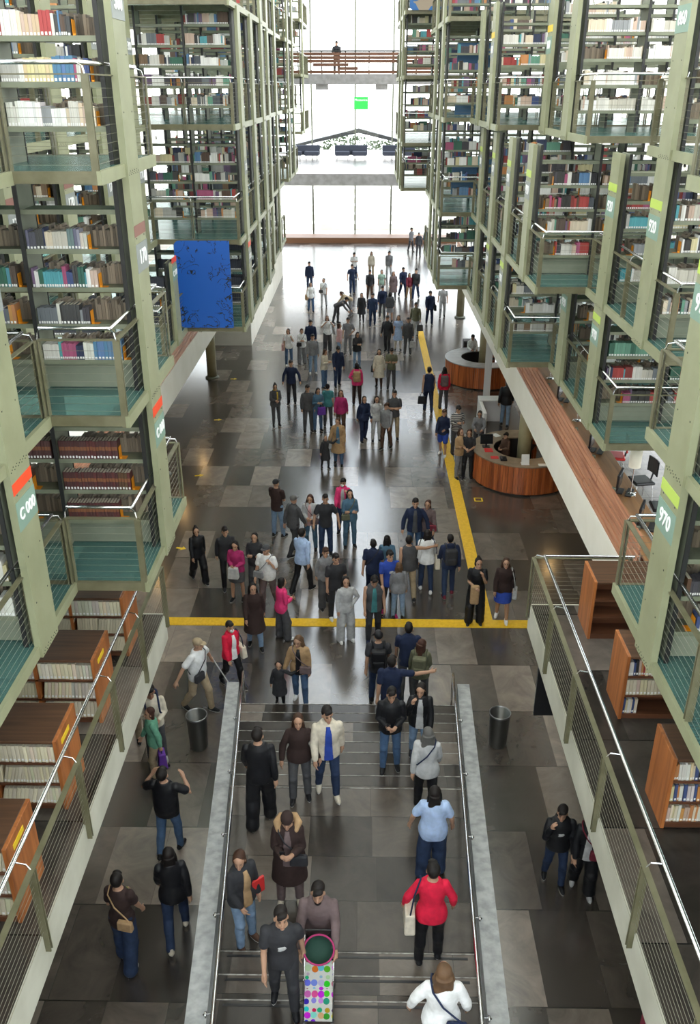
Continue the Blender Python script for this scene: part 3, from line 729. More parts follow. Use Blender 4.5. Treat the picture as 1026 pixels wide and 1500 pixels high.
b = MB(); b.bbox(4.53, 5.07, 38.58, 38.6, .1, 1.1, .005); b.build('door', M['black'], t)
# monitors, lamps and chairs along the worktop
def monitor(x, y, rz, label):
    t = thing('computer_monitor', label, 'monitor', (x, y, 4.11), 'monitors on the reading worktop')
    ca, sa = math.cos(rz), math.sin(rz)
    def P(u, v): return (x+u*ca-v*sa, y+u*sa+v*ca)
    b = MB(); b.prism([P(-.02,-.24),P(.02,-.24),P(.02,.24),P(-.02,.24)], 4.21, 4.53); b.build('casing', M['black'], t)
    b = MB(); b.prism([P(.021,-.22),P(.024,-.22),P(.024,.22),P(.021,.22)], 4.23, 4.51); b.build('screen', M['screen'], t)
    b = MB(); b.prism([P(-.04,-.03),P(-.01,-.03),P(-.01,.03),P(-.04,.03)], 4.112, 4.36); b.prism([P(-.13,-.14),P(.10,-.14),P(.10,.14),P(-.13,.14)], 4.112, 4.13); b.build('stand', M['black'], t)
    b = MB(); b.prism([P(.16,-.2),P(.28,-.2),P(.28,.2),P(.16,.2)], 4.112, 4.135); tag(b.build('keyboard', M['black']), label.replace('monitor', 'keyboard in front of the monitor'), 'keyboard', 'keyboards on the reading worktop')
monitor(5.05, 21.6, R(-25), 'black monitor, farthest of those on the reading worktop')
monitor(5.05, 18.1, R(-25), 'black monitor in mid worktop below the glass walkway corner')
monitor(5.08, 15.9, R(-25), 'black monitor beside the cream shaded lamp on the worktop')
monitor(5.08, 14.4, R(-25), 'black monitor nearest the corner rail on the worktop')
def desk_lamp(x, y, label):
    t = thing('desk_lamp', label, 'lamp', (x, y, 4.11), 'lamps on the reading worktop')
    b = MB(); b.lathe([(.10,4.112),(.10,4.125),(.03,4.14)], x, y, 14)
    for a in range(4): b.tube([(x,y,4.13),(x+.14*math.cos(a*1.6+.4), y+.14*math.sin(a*1.6+.4), 4.122)], .012, 5)
    b.build('base', M['chrome'], t, True)
    b = MB(); b.tube([(x,y,4.13),(x,y,4.75)], .012, 6); b.build('stem', M['chrome'], t)
    b = MB(); b.lathe([(.115,4.70),(.115,5.07),(.105,5.07),(.105,4.70)], x, y, 20, cap=False); b.lathe([(.105,5.0),(.02,5.0)], x, y, 20, cap=False); b.build('lamp_shade', M['shade'], t, True)
desk_lamp(5.28, 15.75, 'cream cylinder lamp standing on the worktop, shade in view below the walkway')
desk_lamp(5.15, 20.0, 'worktop lamp whose silver base shows below the middle of the lowest walkway')
desk_lamp(5.15, 23.4, 'worktop lamp whose silver base shows farthest along the parapet')
def chair(x, y, rz, label, mk='black'):
    t = thing('office_chair', label, 'chair', (x, y, MZ+.012), 'chairs at the reading worktop')
    ca, sa = math.cos(rz), math.sin(rz); z0 = MZ+.012
    def T(mb): mb.v = [(x+v[0]*ca-v[1]*sa, y+v[0]*sa+v[1]*ca, z0+v[2]) for v in mb.v]; return mb
    b = MB(); b.bbox(-.23,.23,-.22,.22,.43,.50,.03); T(b).build('seat', M[mk], t)
    b = MB(); pts = [(math.sin(a)*.24, .22+.05*math.cos(a)) for a in (-1.2,-.8,-.4,0,.4,.8,1.2)]
    poly = [(u, v) for u, v in pts]+[(u*.92, v-.025) for u, v in reversed(pts)]
    b.prism(poly, .62, .95); T(b).build('backrest', M[mk], t)
    b = MB(); b.tube([(0,.22,.47),(0,.27,.7)], .02, 6); T(b).build('back_bar', M['black'], t)
    for (u, v) in ((-.2,-.19),(.2,-.19),(.2,.19),(-.2,.19)):
        b = MB(); b.tube([(u*.9,v*.9,.44),(u*1.1,v*1.1,0)], .013, 6); T(b).build('leg', M['chrome'], t)
chair(5.95, 17.2, R(-80), 'black office chair at the worktop below the lowest walkway corner')
chair(6.0, 15.9, R(-95), 'black office chair just right of the cream lamp')
chair(5.75, 18.6, R(-100), 'red chair glimpsed under the walkway beside the worktop', 'red_plastic')
# ---- blue boards
def board(x0, x1, y, z0, z1, label, m, tx=0.0, corner=True):
    t = thing('blue_board', label, 'board', ((x0+x1)/2, y, z0))
    r = .14; pts = []
    for cx, cz, a0 in ((x1-.02,z0+.02,-90),(x1-.02,z1-.02,0),(x0+r,z1-r,90),(x0+r,z0+r,180)):
        rr = .02 if cx > (x0+x1)/2 else r
        for k in range(6): a = R(a0+18*k); pts.append((cx+rr*math.cos(a), cz+rr*math.sin(a)))
    b = MB(); b.ext(pts, 'y', y-.03, y); b.build('panel', M[m], t)
    b = MB()
    for z in (z0+.5, z1-.5): b.box(x0+.3, x0+.36, y, y+.06, z, z+.08); b.box(x1-.36, x1-.30, y, y+.06, z, z+.08)
    b.build('bracket', M['bolt'], t)
def blue_mat(name, scratch, scale, thr, base=(.008,.075,.34)):
    m = mat(name, base, .45); N, L, b = nodes(m)
    tc = N.new('ShaderNodeTexCoord'); nz = N.new('ShaderNodeTexNoise'); nz.inputs['Scale'].default_value = scale; nz.inputs['Detail'].default_value = 5; nz.inputs['Distortion'].default_value = 1.5
    ab = N.new('ShaderNodeMath'); ab.operation = 'SUBTRACT'; ab.inputs[1].default_value = .5
    a2 = N.new('ShaderNodeMath'); a2.operation = 'ABSOLUTE'; lt = N.new('ShaderNodeMath'); lt.operation = 'LESS_THAN'; lt.inputs[1].default_value = thr
    n2 = N.new('ShaderNodeTexNoise'); n2.inputs['Scale'].default_value = 1.3; gt = N.new('ShaderNodeMath'); gt.operation = 'GREATER_THAN'; gt.inputs[1].default_value = .49
    mu = N.new('ShaderNodeMath'); mu.operation = 'MULTIPLY'
    mx = N.new('ShaderNodeMix'); mx.data_type = 'RGBA'; mx.inputs[6].default_value = (*base,1); mx.inputs[7].default_value = (*scratch,1)
    L.new(tc.outputs['Object'], nz.inputs['Vector']); L.new(tc.outputs['Object'], n2.inputs['Vector']); L.new(nz.outputs['Fac'], ab.inputs[0]); L.new(ab.outputs[0], a2.inputs[0]); L.new(a2.outputs[0], lt.inputs[0])
    L.new(n2.outputs['Fac'], gt.inputs[0]); L.new(lt.outputs[0], mu.inputs[0]); L.new(gt.outputs[0], mu.inputs[1]); L.new(mu.outputs[0], mx.inputs[0]); L.new(mx.outputs[2], b.inputs['Base Color'])
    return m
M['blue_worn'] = blue_mat('worn_blue_board', (.012,.015,.02), 2.6, .016, (.008,.10,.46))
M['blue_map'] = blue_mat('blue_board_with_tan_patches', (.30,.24,.18), 1.1, .12, (.02,.12,.36))
board(-4.97, -3.52, 23.55, 5.46, 7.74, 'large worn blue board hung on the left stack over the hall', 'blue_worn')
board(1.62, 3.2, 36.95, 13.9, 16.2, 'blue map like board hung high on the farthest right stack', 'blue_map')
M['blue_film'] = mat('blue_film', (.10,.24,.46), .5)
for (x0, x1, y, z0, z1, lab) in ((2.9,4.2,31.1,11.9,12.6,'pale blue panel behind the top shelves of the right stack past the desks'),
                                 (2.9,4.2,31.1,10.55,11.0,'dark blue panel low behind the right stack third walkway past the desks'),
                                 (2.9,4.2,31.1,8.0,9.3,'blue panel behind the right stack second walkway past the desks')):
    tag(box(x0,x1,y,y+.03,z0,z1,b=.005).build('blue_film_sheet', M['blue_film']), lab, 'blue sheet', 'blue sheets behind the shelves')
# ---- waste bins
def waste_bin(x, y, label):
    t = thing('waste_bin', label, 'bin', (x, y, 0))
    b = MB(); b.lathe([(.155,0),(.17,.03),(.19,.72),(.20,.74),(.185,.74),(.165,.05),(.0,.05)], x, y, 28, cap=False); b.build('body', M['bin'], t, True)
    b = MB(); b.lathe([(.188,.715),(.205,.72),(.205,.76),(.188,.76),(.188,.715)], x, y, 28, cap=False); b.build('rim', M['chrome_dark'], t, True)
M['bin'] = mat('dark_brushed_steel_bin', (.10,.10,.095), .35, .7); M['chrome_dark'] = mat('dark_chrome', (.25,.25,.25), .3, .9)
waste_bin(-3.08, 13.05, 'dark steel waste bin outside the left stair wall')
waste_bin(2.62, 13.2, 'dark steel waste bin outside the right stair wall')
# black loudspeaker hung below the right gallery
t = thing('hanging_panel', 'black panel hanging under the right gallery corner', 'panel', (3.35, 12.3, 1.5))
b = MB(); b.bbox(3.0, 3.45, 12.2, 12.25, 1.5, 2.75, .005); b.build('cloth', M['black'], t)  # flat black plastic face of the hung speaker, no fabric
b = MB(); b.tube([(3.0,12.22,2.76),(3.45,12.22,2.76)], .015, 6); b.build('top_bar', M['chrome'], t)
# ---- yellow floor stickers
def sticker(x, y, k, label):
    b = MB()
    if k == 'square':
        for (x0,x1,y0,y1) in ((-.13,.13,-.13,-.09),(-.13,.13,.09,.13),(-.13,-.09,-.09,.09),(.09,.13,-.09,.09)): b.box(x0,x1,y0,y1,.001,.004)
    else:
        b.prism([(-.14,-.02),(.02,-.02),(.02,-.09),(.15,.03),(.02,.14),(.02,.06),(-.14,.06)], .001, .004)
    o = tag(b.build('floor_sticker', M['tag_yellow']), label, 'floor sticker', 'yellow floor stickers'); o.location = (x, y, .0); return o
sticker(3.55, 24.3, 'square', 'yellow outlined square on the floor in front of the nearer help desk')
for i, (x, y, r) in enumerate(((-4.95,21.0,-.3),(-5.3,26.0,.2),(-5.5,31.3,.1),(-5.6,36.5,0))):
    sticker(x, y, 'arrow', 'yellow arrow sticker on the floor by the left gallery, '+['nearest','second','third','farthest'][i]+' of the line').rotation_euler[2] = r
# ---- things far away
def bridge():
    t = thing('footbridge', 'timber sided footbridge spanning the hall at the far end', 'bridge', (-.8, 58, 11.5))
    b = MB(); b.box(-15, 15, 58, 60, 11.55, 12.1); b.build('deck', M['concrete'], t)
    for x in (-2.6, 1.0):
        b = MB(); b.box(x-.35, x+.35, 58.1, 59.9, 11.25, 11.55); b.build('bracket', M['concrete'], t)
    for k in range(6):
        x = -7.0
        while x < 6:
            ln = random.uniform(.8, 2.4)
            if k in (0, 3, 4, 5) or random.random() < .6:
                b = MB(); b.box(x, min(x+ln, 6), 58.0, 58.05, 12.12+k*.19, 12.12+k*.19+.165); b.build('slat', M['wood_front'], t)
            x += ln
    b = MB(); b.box(-7, 6, 58, 58.12, 13.26, 13.34); b.box(-7,6,59.9,60,13.2,13.3); b.build('top_rail', M['black_steel'], t)
    for k in range(10):
        b = MB(); b.box(-6.8+k*1.4, -6.73+k*1.4, 58.05, 58.11, 12.1, 13.26); b.build('post', M['black_steel'], t)
bridge()
def sofa(x, y, label):
    t = thing('bench_sofa', label, 'sofa', (x, y, 6.92), 'dark sofas on the far mezzanine')
    b = MB(); b.bbox(x-1.15, x+1.15, y+.5, y+.75, 7.1, 7.75, .05); b.build('backrest', M['sofa'], t)
    for d in (-.6, .6):
        b = MB(); b.bbox(x+d-.5, x+d+.5, y-.3, y+.5, 7.1, 7.38, .05); b.build('seat', M['sofa'], t)
        b = MB(); b.box(x+d-.4, x+d-.35, y-.2, y+.6, 6.92, 7.1); b.box(x+d+.35, x+d+.4, y-.2, y+.6, 6.92, 7.1); b.build('leg', M['chrome'], t)
sofa(-4.3, 66, 'dark sofa at the left end of the far mezzanine'); sofa(-.95, 66, 'dark sofa in the middle of the far mezzanine'); sofa(2.4, 66, 'dark sofa at the right end of the far mezzanine')
for k in range(5):
    pass
t = thing('green_sign', 'green mezzanine sign hanging in the far glass facade', 'sign', (-.35, 75.5, 10.0))
b = MB(); b.box(-.85, .25, 75.48, 75.55, 9.85, 10.75); sp = b.build('panel', M['green_sign'], t)
c = bpy.data.curves.new('lettering', 'FONT'); c.body = 'Mezzanine'; c.size = .24; c.align_x = 'CENTER'; c.extrude = .003; c.materials.append(M['white_text'])
to = bpy.data.objects.new('lettering_curve', c); me = bpy.data.meshes.new_from_object(to); bpy.data.objects.remove(to); bpy.data.curves.remove(c)
o = bpy.data.objects.new('lettering', me); COL.objects.link(o); o.parent = sp; o.location = (-.3, 75.47, 10.45); o.rotation_euler = (R(90), 0, 0)
b = MB(); b.box(-.75, -.69, 75.55, 75.81, 9.9, 13.45); b.build('hanger', M['steel_dark'], t)
# outdoors beyond the glass: a shelter roof and planting on the terrace
t = thing('terrace_shelter', 'dark pitched shelter on the bright terrace beyond the glass', 'shelter', (-.5, 97, 3.4))
b = MB(); b.ext([(-7.2,6.2),(-.6,7.7),(6.3,6.0),(6.3,5.75),(-.6,7.3),(-7.2,5.95)], 'y', 96, 98); b.build('roof', M['black_steel'], t)
for x in (-6.5, 5.6):
    b = MB(); b.tube([(x,97,3.4),(x,97,6.1)], .08, 8); b.build('post', M['black_steel'], t)
def shrub(x, y, z, r, label, seed):
    rnd = random.Random(seed); t = thing('terrace_shrub', label, 'shrub', (x, y, z), 'shrubs outside the far glass')
    b = MB()
    for k in range(420):
        a = rnd.uniform(0, 6.28); q = r*rnd.random()**.5; h = rnd.uniform(.2, 1.5)*r; px, py, pz = x+q*math.cos(a)*1.3, y+q*math.sin(a), z+.3+h
        d = rnd.uniform(.10,.22); u = rnd.uniform(0,3.1)
        b.add([(px-d*math.cos(u),py-d*math.sin(u),pz),(px,py,pz+d*.8),(px+d*math.cos(u),py+d*math.sin(u),pz),(px,py+d*.3,pz-d*.6)], [(0,1,2,3)])
    b.build('foliage', M['leaf'], t)
    b = MB()
    for k in range(5): b.tube([(x,y,z),(x+rnd.uniform(-.5,.5)*r,y+rnd.uniform(-.4,.4)*r,z+r*1.1)], .03, 5)
    b.build('stem', M['wood_front'], t)
for i, (x, y, r) in enumerate(((-5.2,104,1.3),(-2.2,106,1.9),(2.0,105,1.6),(5.4,103,1.7))):
    shrub(x, y, 3.4, r, ['low dark shrub at the left of the bright terrace','tall shrub left of the green sign outside','shrub right of the green sign outside','shrub at the right of the bright terrace'][i], i)
# ---- warm lamps under the galleries
def downlight(x, y, label):
    t = thing('ceiling_downlight', label, 'lamp', (x, y, 2.8), 'warm downlights under the galleries')
    b = MB(); b.lathe([(.10,2.78),(.12,2.80),(.12,2.799)], x, y, 16, cap=False); b.build('ring', M['chrome'], t)
    b = MB(); b.lathe([(.09,2.79),(.0,2.79)], x, y, 16, cap=False); b.build('bulb', M['warm_lamp'], t)
for i, (x, y) in enumerate(((-6.3,20.5),(-6.5,24),(-6.6,29),(-6.6,33.5),(5.9,21),(6.1,25),(6.2,30),(6.2,35))):
    downlight(x, y, ('warm downlight under the left gallery, ' if x < 0 else 'warm downlight under the right gallery, ')+['nearest','second','third','farthest'][i % 4]+' of its row')
# ================================================================== PEOPLE
PS = bpy.data.scenes.new('workshop')
def ring_loft(secs, n=20):
    """secs: list of (centre Vector, axis u Vector, axis v Vector) ellipses -> closed solid"""
    vs, fs = [], []
    for c, u, v in secs:
        for k in range(n): a = 2*math.pi*k/n; vs.append(tuple(c+u*math.cos(a)+v*math.sin(a)))
    for i in range(len(secs)-1):
        for k in range(n): k2 = (k+1) % n; fs.append((i*n+k, i*n+k2, (i+1)*n+k2, (i+1)*n+k))
    fs.append(tuple(reversed(range(n)))); fs.append(tuple((len(secs)-1)*n+k for k in range(n)))
    return vs, fs
def limb(pts, rad, n=14):
    """rounded tapered limb through joints"""
    P = [Vector(p) for p in pts]; secs = []
    up = None
    for i, p in enumerate(P):
        t = (P[min(i+1,len(P)-1)]-P[max(i-1,0)]).normalized()
        if up is None: up = Vector((0,1,0)) if abs(t.y) < .9 else Vector((1,0,0))
        a = t.cross(up).normalized(); b = a.cross(t).normalized(); up = b
        r = rad[i]
        if i == 0:
            for q in (.95, .7, .35): secs.append((p-t*r*q, a*r*math.sqrt(1-q*q), b*r*math.sqrt(1-q*q)))
        secs.append((p, a*r, b*r))
        if i == len(P)-1:
            for q in (.35, .7, .95): secs.append((p+t*r*q, a*r*math.sqrt(1-q*q), b*r*math.sqrt(1-q*q)))
    return ring_loft(secs, n)
def ball(c, rx, ry, rz, M3=None, n=16):
    c = Vector(c); secs = []
    for i in range(1, 12):
        an = math.pi*i/12; z = -math.cos(an); r = math.sin(an)
        u, v, o = Vector((rx*r,0,0)), Vector((0,ry*r,0)), Vector((0,0,rz*z))
        if M3 is not None: u, v, o = M3@u, M3@v, M3@o
        secs.append((c+o, u, v))
    return ring_loft(secs, n)
def fuse(name, pieces, voxel, smooth=4, mats=None, fold=0.0, seed=0):
    """several closed solids melted into one continuous surface"""
    vs, fs = [], []
    for v, f in pieces:
        n = len(vs); vs += v; fs += [tuple(i+n for i in q) for q in f]
    me = bpy.data.meshes.new('raw'); me.from_pydata(vs, [], fs); me.update()
    bm = bmesh.new(); bm.from_mesh(me); bmesh.ops.recalc_face_normals(bm, faces=bm.faces); bm.to_mesh(me); bm.free()
    o = bpy.data.objects.new('raw', me); PS.collection.objects.link(o)
    m = o.modifiers.new('melt', 'REMESH'); m.mode = 'VOXEL'; m.voxel_size = voxel; m.adaptivity = voxel*.3
    s = o.modifiers.new('soft', 'SMOOTH'); s.factor = .5; s.iterations = smooth
    vl = PS.view_layers[0]; vl.update(); dg = vl.depsgraph
    out = bpy.data.meshes.new_from_object(o.evaluated_get(dg)); out.name = name
    bpy.data.objects.remove(o); bpy.data.meshes.remove(me)
    out.polygons.foreach_set('use_smooth', [True]*len(out.polygons))
    if fold:
        n = len(out.vertices); co = np.zeros(n*3); no = np.zeros(n*3); out.vertices.foreach_get('co', co); out.vertices.foreach_get('normal', no)
        co = co.reshape(-1,3); no = no.reshape(-1,3); rs = np.random.RandomState(seed); d = np.zeros(n)
        for k in range(7):
            q = rs.randn(3)*np.array([16,16,22]); d += np.sin(co@q+rs.rand()*6)
        co += no*(d*fold/3.0)[:,None]; out.vertices.foreach_set('co', co.ravel())
    for mt in mats or []: out.materials.append(mt)
    out.update(); return out
ST = ((.06,.02,-1),(.03,-.03,-1)); HG = ((.16,.0,-1),(.05,.22,-1))
FW = ((.05,.38,-1),(.03,.10,-1)); BK = ((.05,-.16,-1),(.03,-.62,-1)); F2 = ((.05,.22,-1),(.03,.0,-1)); B2 = ((.05,-.12,-1),(.03,-.32,-1))
UPS = ((.05,.75,-.8),(.02,-.12,-1))
AF = ((.14,.30,-1),(.0,.55,-1)); AB = ((.16,-.35,-1),(.08,-.10,-1))
PH = ((.12,.12,-1),(-.42,.85,.25)); CR = ((.12,.18,-1),(-.95,.45,.10)); HP = ((.55,-.1,-1),(-.55,.25,-.55))
POSE = {
 'stand': (ST, ST, HG, HG, 2, (8,0)), 'standlook': (ST, ((.08,.10,-1),(.04,.02,-1)), HG, HG, 2, (6,25)),
 'walk1': (FW, BK, AB, AF, 4, (10,0)), 'walk2': (BK, FW, AF, AB, 4, (10,0)), 'walk3': (F2, B2, AB, AF, 3, (12,10)), 'walk4': (B2, F2, AF, AB, 3, (12,-10)),
 'phone': (ST, ((.07,.08,-1),(.03,.0,-1)), PH, PH, 4, (32,0)), 'phonewalk': (F2, B2, PH, PH, 5, (30,0)),
 'crossed': (ST, ((.08,.1,-1),(.05,.03,-1)), CR, ((.12,.2,-1),(-.95,.42,.02)), 0, (6,0)),
 'camera': (ST, ((.08,.15,-1),(.03,.0,-1)), ((.55,.45,-.6),(-.55,.35,.75)), ((.55,.45,-.6),(-.55,.35,.75)), 0, (4,0)),
 'camerawalk': (B2, F2, ((.7,.3,-.55),(-.5,.4,.75)), ((.7,.3,-.55),(-.5,.4,.75)), 0, (8,0)),
 'hips': (ST, ST, HP, HG, 2, (6,-10)), 'reach': (F2, B2, AB, ((.95,.25,-.25),(.9,.35,-.05)), 2, (6,-20)),
 'spread': (FW, BK, ((.65,-.25,-.75),(.45,-.1,-.8)), ((.65,-.3,-.75),(.5,-.2,-.8)), 6, (20,20)),
 'holdchild': (F2, B2, HG, ((.3,.05,-1),(.35,.25,-1)), 3, (28,-15)), 'child': (F2, B2, ((.5,.1,-.2),(.6,.1,.5)), ((.3,-.05,-1),(.15,.1,-1)), 2, (22,0)),
 'bend': (((.06,.05,-1),(.03,-.05,-1)), ((.06,-.2,-1),(.03,-.25,-1)), ((.1,.7,-1),(.0,.8,-1)), ((.1,.6,-1),(.0,.8,-.8)), 62, (20,0)),
 'strap': (B2, F2, ((.25,.1,-1),(-.35,.5,.9)), AF, 3, (10,-10)), 'handface': (F2, B2, AF, ((.2,.45,-.9),(-.30,.15,1)), 3, (24,-10)),
 'handfaceL': (ST, ((.08,.1,-1),(.03,.0,-1)), ((.15,.4,-1),(-.35,.35,1)), ((.1,.15,-1),(-.5,.8,-.1)), 2, (14,15)),
 'carry': (ST, F2, ((.12,.1,-1),(-.5,.8,-.12)), ((.12,.1,-1),(-.5,.8,-.05)), 3, (24,0)),
 'carrywalk': (F2, B2, ((.14,.02,-1),(-.25,.75,-.15)), AF, 3, (14,15)),
 'push': (F2, B2, ((.12,.55,-1),(.0,.85,-.55)), ((.12,.55,-1),(.0,.85,-.55)), 10, (18,0)),
 'desk': (ST, ST, ((.2,.5,-1),(-.3,.9,-.15)), ((.2,.5,-1),(-.3,.9,-.15)), 18, (25,0)),
 'stairup': (UPS, ST, AB, AF, 8, (16,0)), 'lookdown': (B2, F2, HG, AF, 6, (38,0)), 'lookside': (ST, F2, HG, ((.14,.15,-1),(-.3,.6,-.9)), 3, (26,-40)),
 'arm': (ST, F2, ((.5,.05,-.9),(.15,.35,-.9)), ((.4,.05,-.95),(.1,.4,-.9)), 2, (10,0)),
}
def V(s, d): return Vector((s*d[0], -d[1], d[2])).normalized()
JC = {}
def joints(pose, sex, kid=False):
    k = (pose, sex, kid)
    if k in JC: return JC[k]
    lL, lR, aL, aR, lean, hd = POSE[pose]
    J = {}; low = 9
    hw = .088 if sex == 'm' else .09
    for s, lg, n in ((1,lL,'L'),(-1,lR,'R')):
        hip = Vector((s*hw,0,.90)); kn = hip+V(s,lg[0])*.43; an = kn+V(s,lg[1])*.41; J['hip'+n], J['knee'+n], J['ank'+n] = hip, kn, an; low = min(low, an.z)
    dz = .085-low
    for n in 'LR':
        for q in ('hip','knee','ank'): J[q+n].z += dz
    J['dz'] = dz; Pv = Vector((0,0,.92+dz)); Rx = Matrix.Rotation(R(lean), 3, 'X')
    J['T'] = lambda x, y, z: Pv+Rx@(Vector((x,y,z+dz))-Pv)
    J['Rx'] = Rx; sw = .178 if sex == 'm' else .155
    for s, a, n in ((1,aL,'L'),(-1,aR,'R')):
        sh = J['T'](s*sw, .0, 1.364); ud = V(s,a[0]); fd = V(s,a[1])
        if lean > 15: pass
        J['sh'+n] = sh; J['el'+n] = sh+ud*.27; J['wr'+n] = J['el'+n]+fd*.235; J['fd'+n] = fd; J['ud'+n] = ud
    nk = J['T'](0,.012,1.455); J['neck'] = nk
    H = Matrix.Rotation(R(hd[1]), 3, 'Z')@Rx@Matrix.Rotation(R(hd[0]*.75-7-lean*.6), 3, 'X')
    J['H'] = H; J['head'] = nk+H@Vector((0,-.018,.118*(1.12 if kid else 1)))
    JC[k] = J; return J
def foot_dir(J, n):
    sd = (J['ank'+n]-J['knee'+n]).normalized()
    pit = max(0, min(.9, (J['ank'+n].z-.085)*3.2))
    return Vector(((.14 if n == 'L' else -.14), -1, -pit)).normalized()
def torso(J, sex, off=0.0, z0=.80, z1=1.45, flare=0.0, bulge=0.0, cut=None):
    m = sex == 'm'
    prof = [(.78,.160,.115,0),(.88,.168 if m else .178,.122,.0),(.96,.160 if m else .172,.118,0),(1.08,.146 if m else .128,.108 if m else .098,0),(1.20,.165 if m else .140,.118 if m else .112,-.006),
            (1.30,.176 if m else .152,.118 if m else .116,-.006),(1.37,.150 if m else .132,.10,.0),(1.415,.108 if m else .096,.080,.006),(1.455,.070,.064,.012)]
    secs = []; T = J['T']
    def at(z):
        for a, b in zip(prof, prof[1:]):
            if a[0] <= z <= b[0]:
                f = (z-a[0])/(b[0]-a[0]); return [a[i]+(b[i]-a[i])*f for i in range(4)]
        return prof[0] if z < prof[0][0] else prof[-1]
    zz = [z0]+[p[0] for p in prof if z0 < p[0] < z1]+[z1]
    for z in zz:
        _, rx, ry, yo = at(z); e = off+flare*max(0, 1.05-z)
        if bulge: e += bulge*math.exp(-((z-1.05)/.14)**2)
        c = T(0, yo, z); u = Vector((rx+e,0,0)); v = J['Rx']@Vector((0,ry+e*(1.0),0))
        secs.append((c,u,v))
    return ring_loft(secs, 24)
def hand(J, n):
    s = 1 if n == 'L' else -1
    w, d = J['wr'+n], J['fd'+n]; side = Vector((-s,0,0)); nrm = (side-d*side.dot(d))
    if nrm.length < .3: nrm = Vector((0,-1,0))-d*Vector((0,-1,0)).dot(d)
    nrm.normalize()                                     # palm faces the body
    acr = d.cross(nrm).normalized()*(1 if True else -1)
    if acr.y > 0 and abs(d.z) > .5: acr = -acr          # thumb side points forward when the arm hangs
    out = [limb([w-d*.01, w+d*.045, w+d*.085], [.026,.034,.034])]
    for i, (L_, o) in enumerate(((.074,.030),(.082,.0105),(.076,-.0105),(.060,-.030))):
        b0 = w+d*.085+acr*o; dd = (d+acr*o*3.2).normalized()
        k1 = b0+dd*L_*.5+nrm*.006; k2 = k1+(dd*.75+nrm*.6).normalized()*L_*.5
        out.append(limb([b0-dd*.02, b0, k1, k2], [.0095,.0095,.0088,.0075], 8))
    b0 = w+d*.03+acr*.026; td = (d*.75+acr*.7+nrm*.25).normalized(); k1 = b0+td*.038; k2 = k1+(d*.9+acr*.25+nrm*.3).normalized()*.03
    out.append(limb([b0, k1, k2], [.013,.0105,.009], 8))
    return out
MC = {}
M['skin_slot'] = mat('skin', (.42,.25,.17), .55); M['eye'] = mat('dark_eyes', (.02,.012,.01), .3); M['lip'] = mat('lips', (.35,.10,.09), .5); M['slot'] = mat('cloth', (.3,.3,.3), .85)
def body_mesh(pose, sex, kid=False):
    k = ('body', pose, sex, kid)
    if k in MC: return MC[k]
    J = joints(pose, sex, kid); P = [torso(J, sex)]
    P.append(limb([J['T'](0,.012,1.40), J['neck'], J['neck']+J['H']@Vector((0,-.008,.05))], [.062,.054,.052]))
    for n in 'LR':
        P.append(limb([J['hip'+n]+Vector((0,0,.02)), J['hip'+n].lerp(J['knee'+n],.5), J['knee'+n], J['knee'+n].lerp(J['ank'+n],.35)+Vector((0,.012,0)), J['ank'+n]], [.088,.072,.052,.054,.036]))
        f = foot_dir(J, n); a = J['ank'+n]-Vector((0,0,.035)); P.append(limb([a-f*.045, a+f*.06+Vector((0,0,-.012)), a+f*.12+Vector((0,0,-.018))], [.036,.038,.024]))
        P.append(limb([J['sh'+n], J['sh'+n].lerp(J['el'+n],.5), J['el'+n], J['el'+n].lerp(J['wr'+n],.4), J['wr'+n]], [.051,.046,.038,.037,.026]))
        P += hand(J, n)
    H, c = J['H'], J['head']; q = 1.12 if kid else 1.0
    def hp(x, y, z): return c+H@(Vector((x,y,z))*q)
    P.append(ball(c+H@Vector((0,.012,.022))*q, .076*q, .094*q, .100*q, H)); P.append(ball(hp(0,-.018,-.042), .060*q, .070*q, .075*q, H))
    P.append(limb([hp(0,-.088,.012), hp(0,-.104,-.022)], [.008*q,.0135*q], 8))
    P.append(ball(hp(0,-.068,-.096), .026*q, .024*q, .018*q, H))
    for s in (1,-1): P.append(ball(hp(s*.078,.008,-.012), .011*q, .020*q, .032*q, H))
    P.append(ball(hp(0,-.080,-.060), .024*q, .014*q, .012*q, H))
    me = fuse('person', P, .0075, 3, [M['skin_slot'], M['eye'], M['lip']])
    n = len(me.polygons); cen = np.zeros(n*3); me.polygons.foreach_get('center', cen); cen = cen.reshape(-1,3)
    loc = ((cen-np.array(c))@np.array(H))/q
    mi = np.zeros(n, dtype=int)
    for s in (1,-1):
        mi[(((loc[:,0]-s*.031)/.014)**2+((loc[:,2]-.004)/.0075)**2 < 1) & (loc[:,1] < -.05)] = 1
        mi[(((loc[:,0]-s*.031)/.020)**2+((loc[:,2]-.027)/.0055)**2 < 1) & (loc[:,1] < -.05)] = 1
    mi[((loc[:,0]/.022)**2+((loc[:,2]+.060)/.008)**2 < 1) & (loc[:,1] < -.05)] = 2
    me.polygons.foreach_set('material_index', mi.tolist()); MC[k] = me; return me
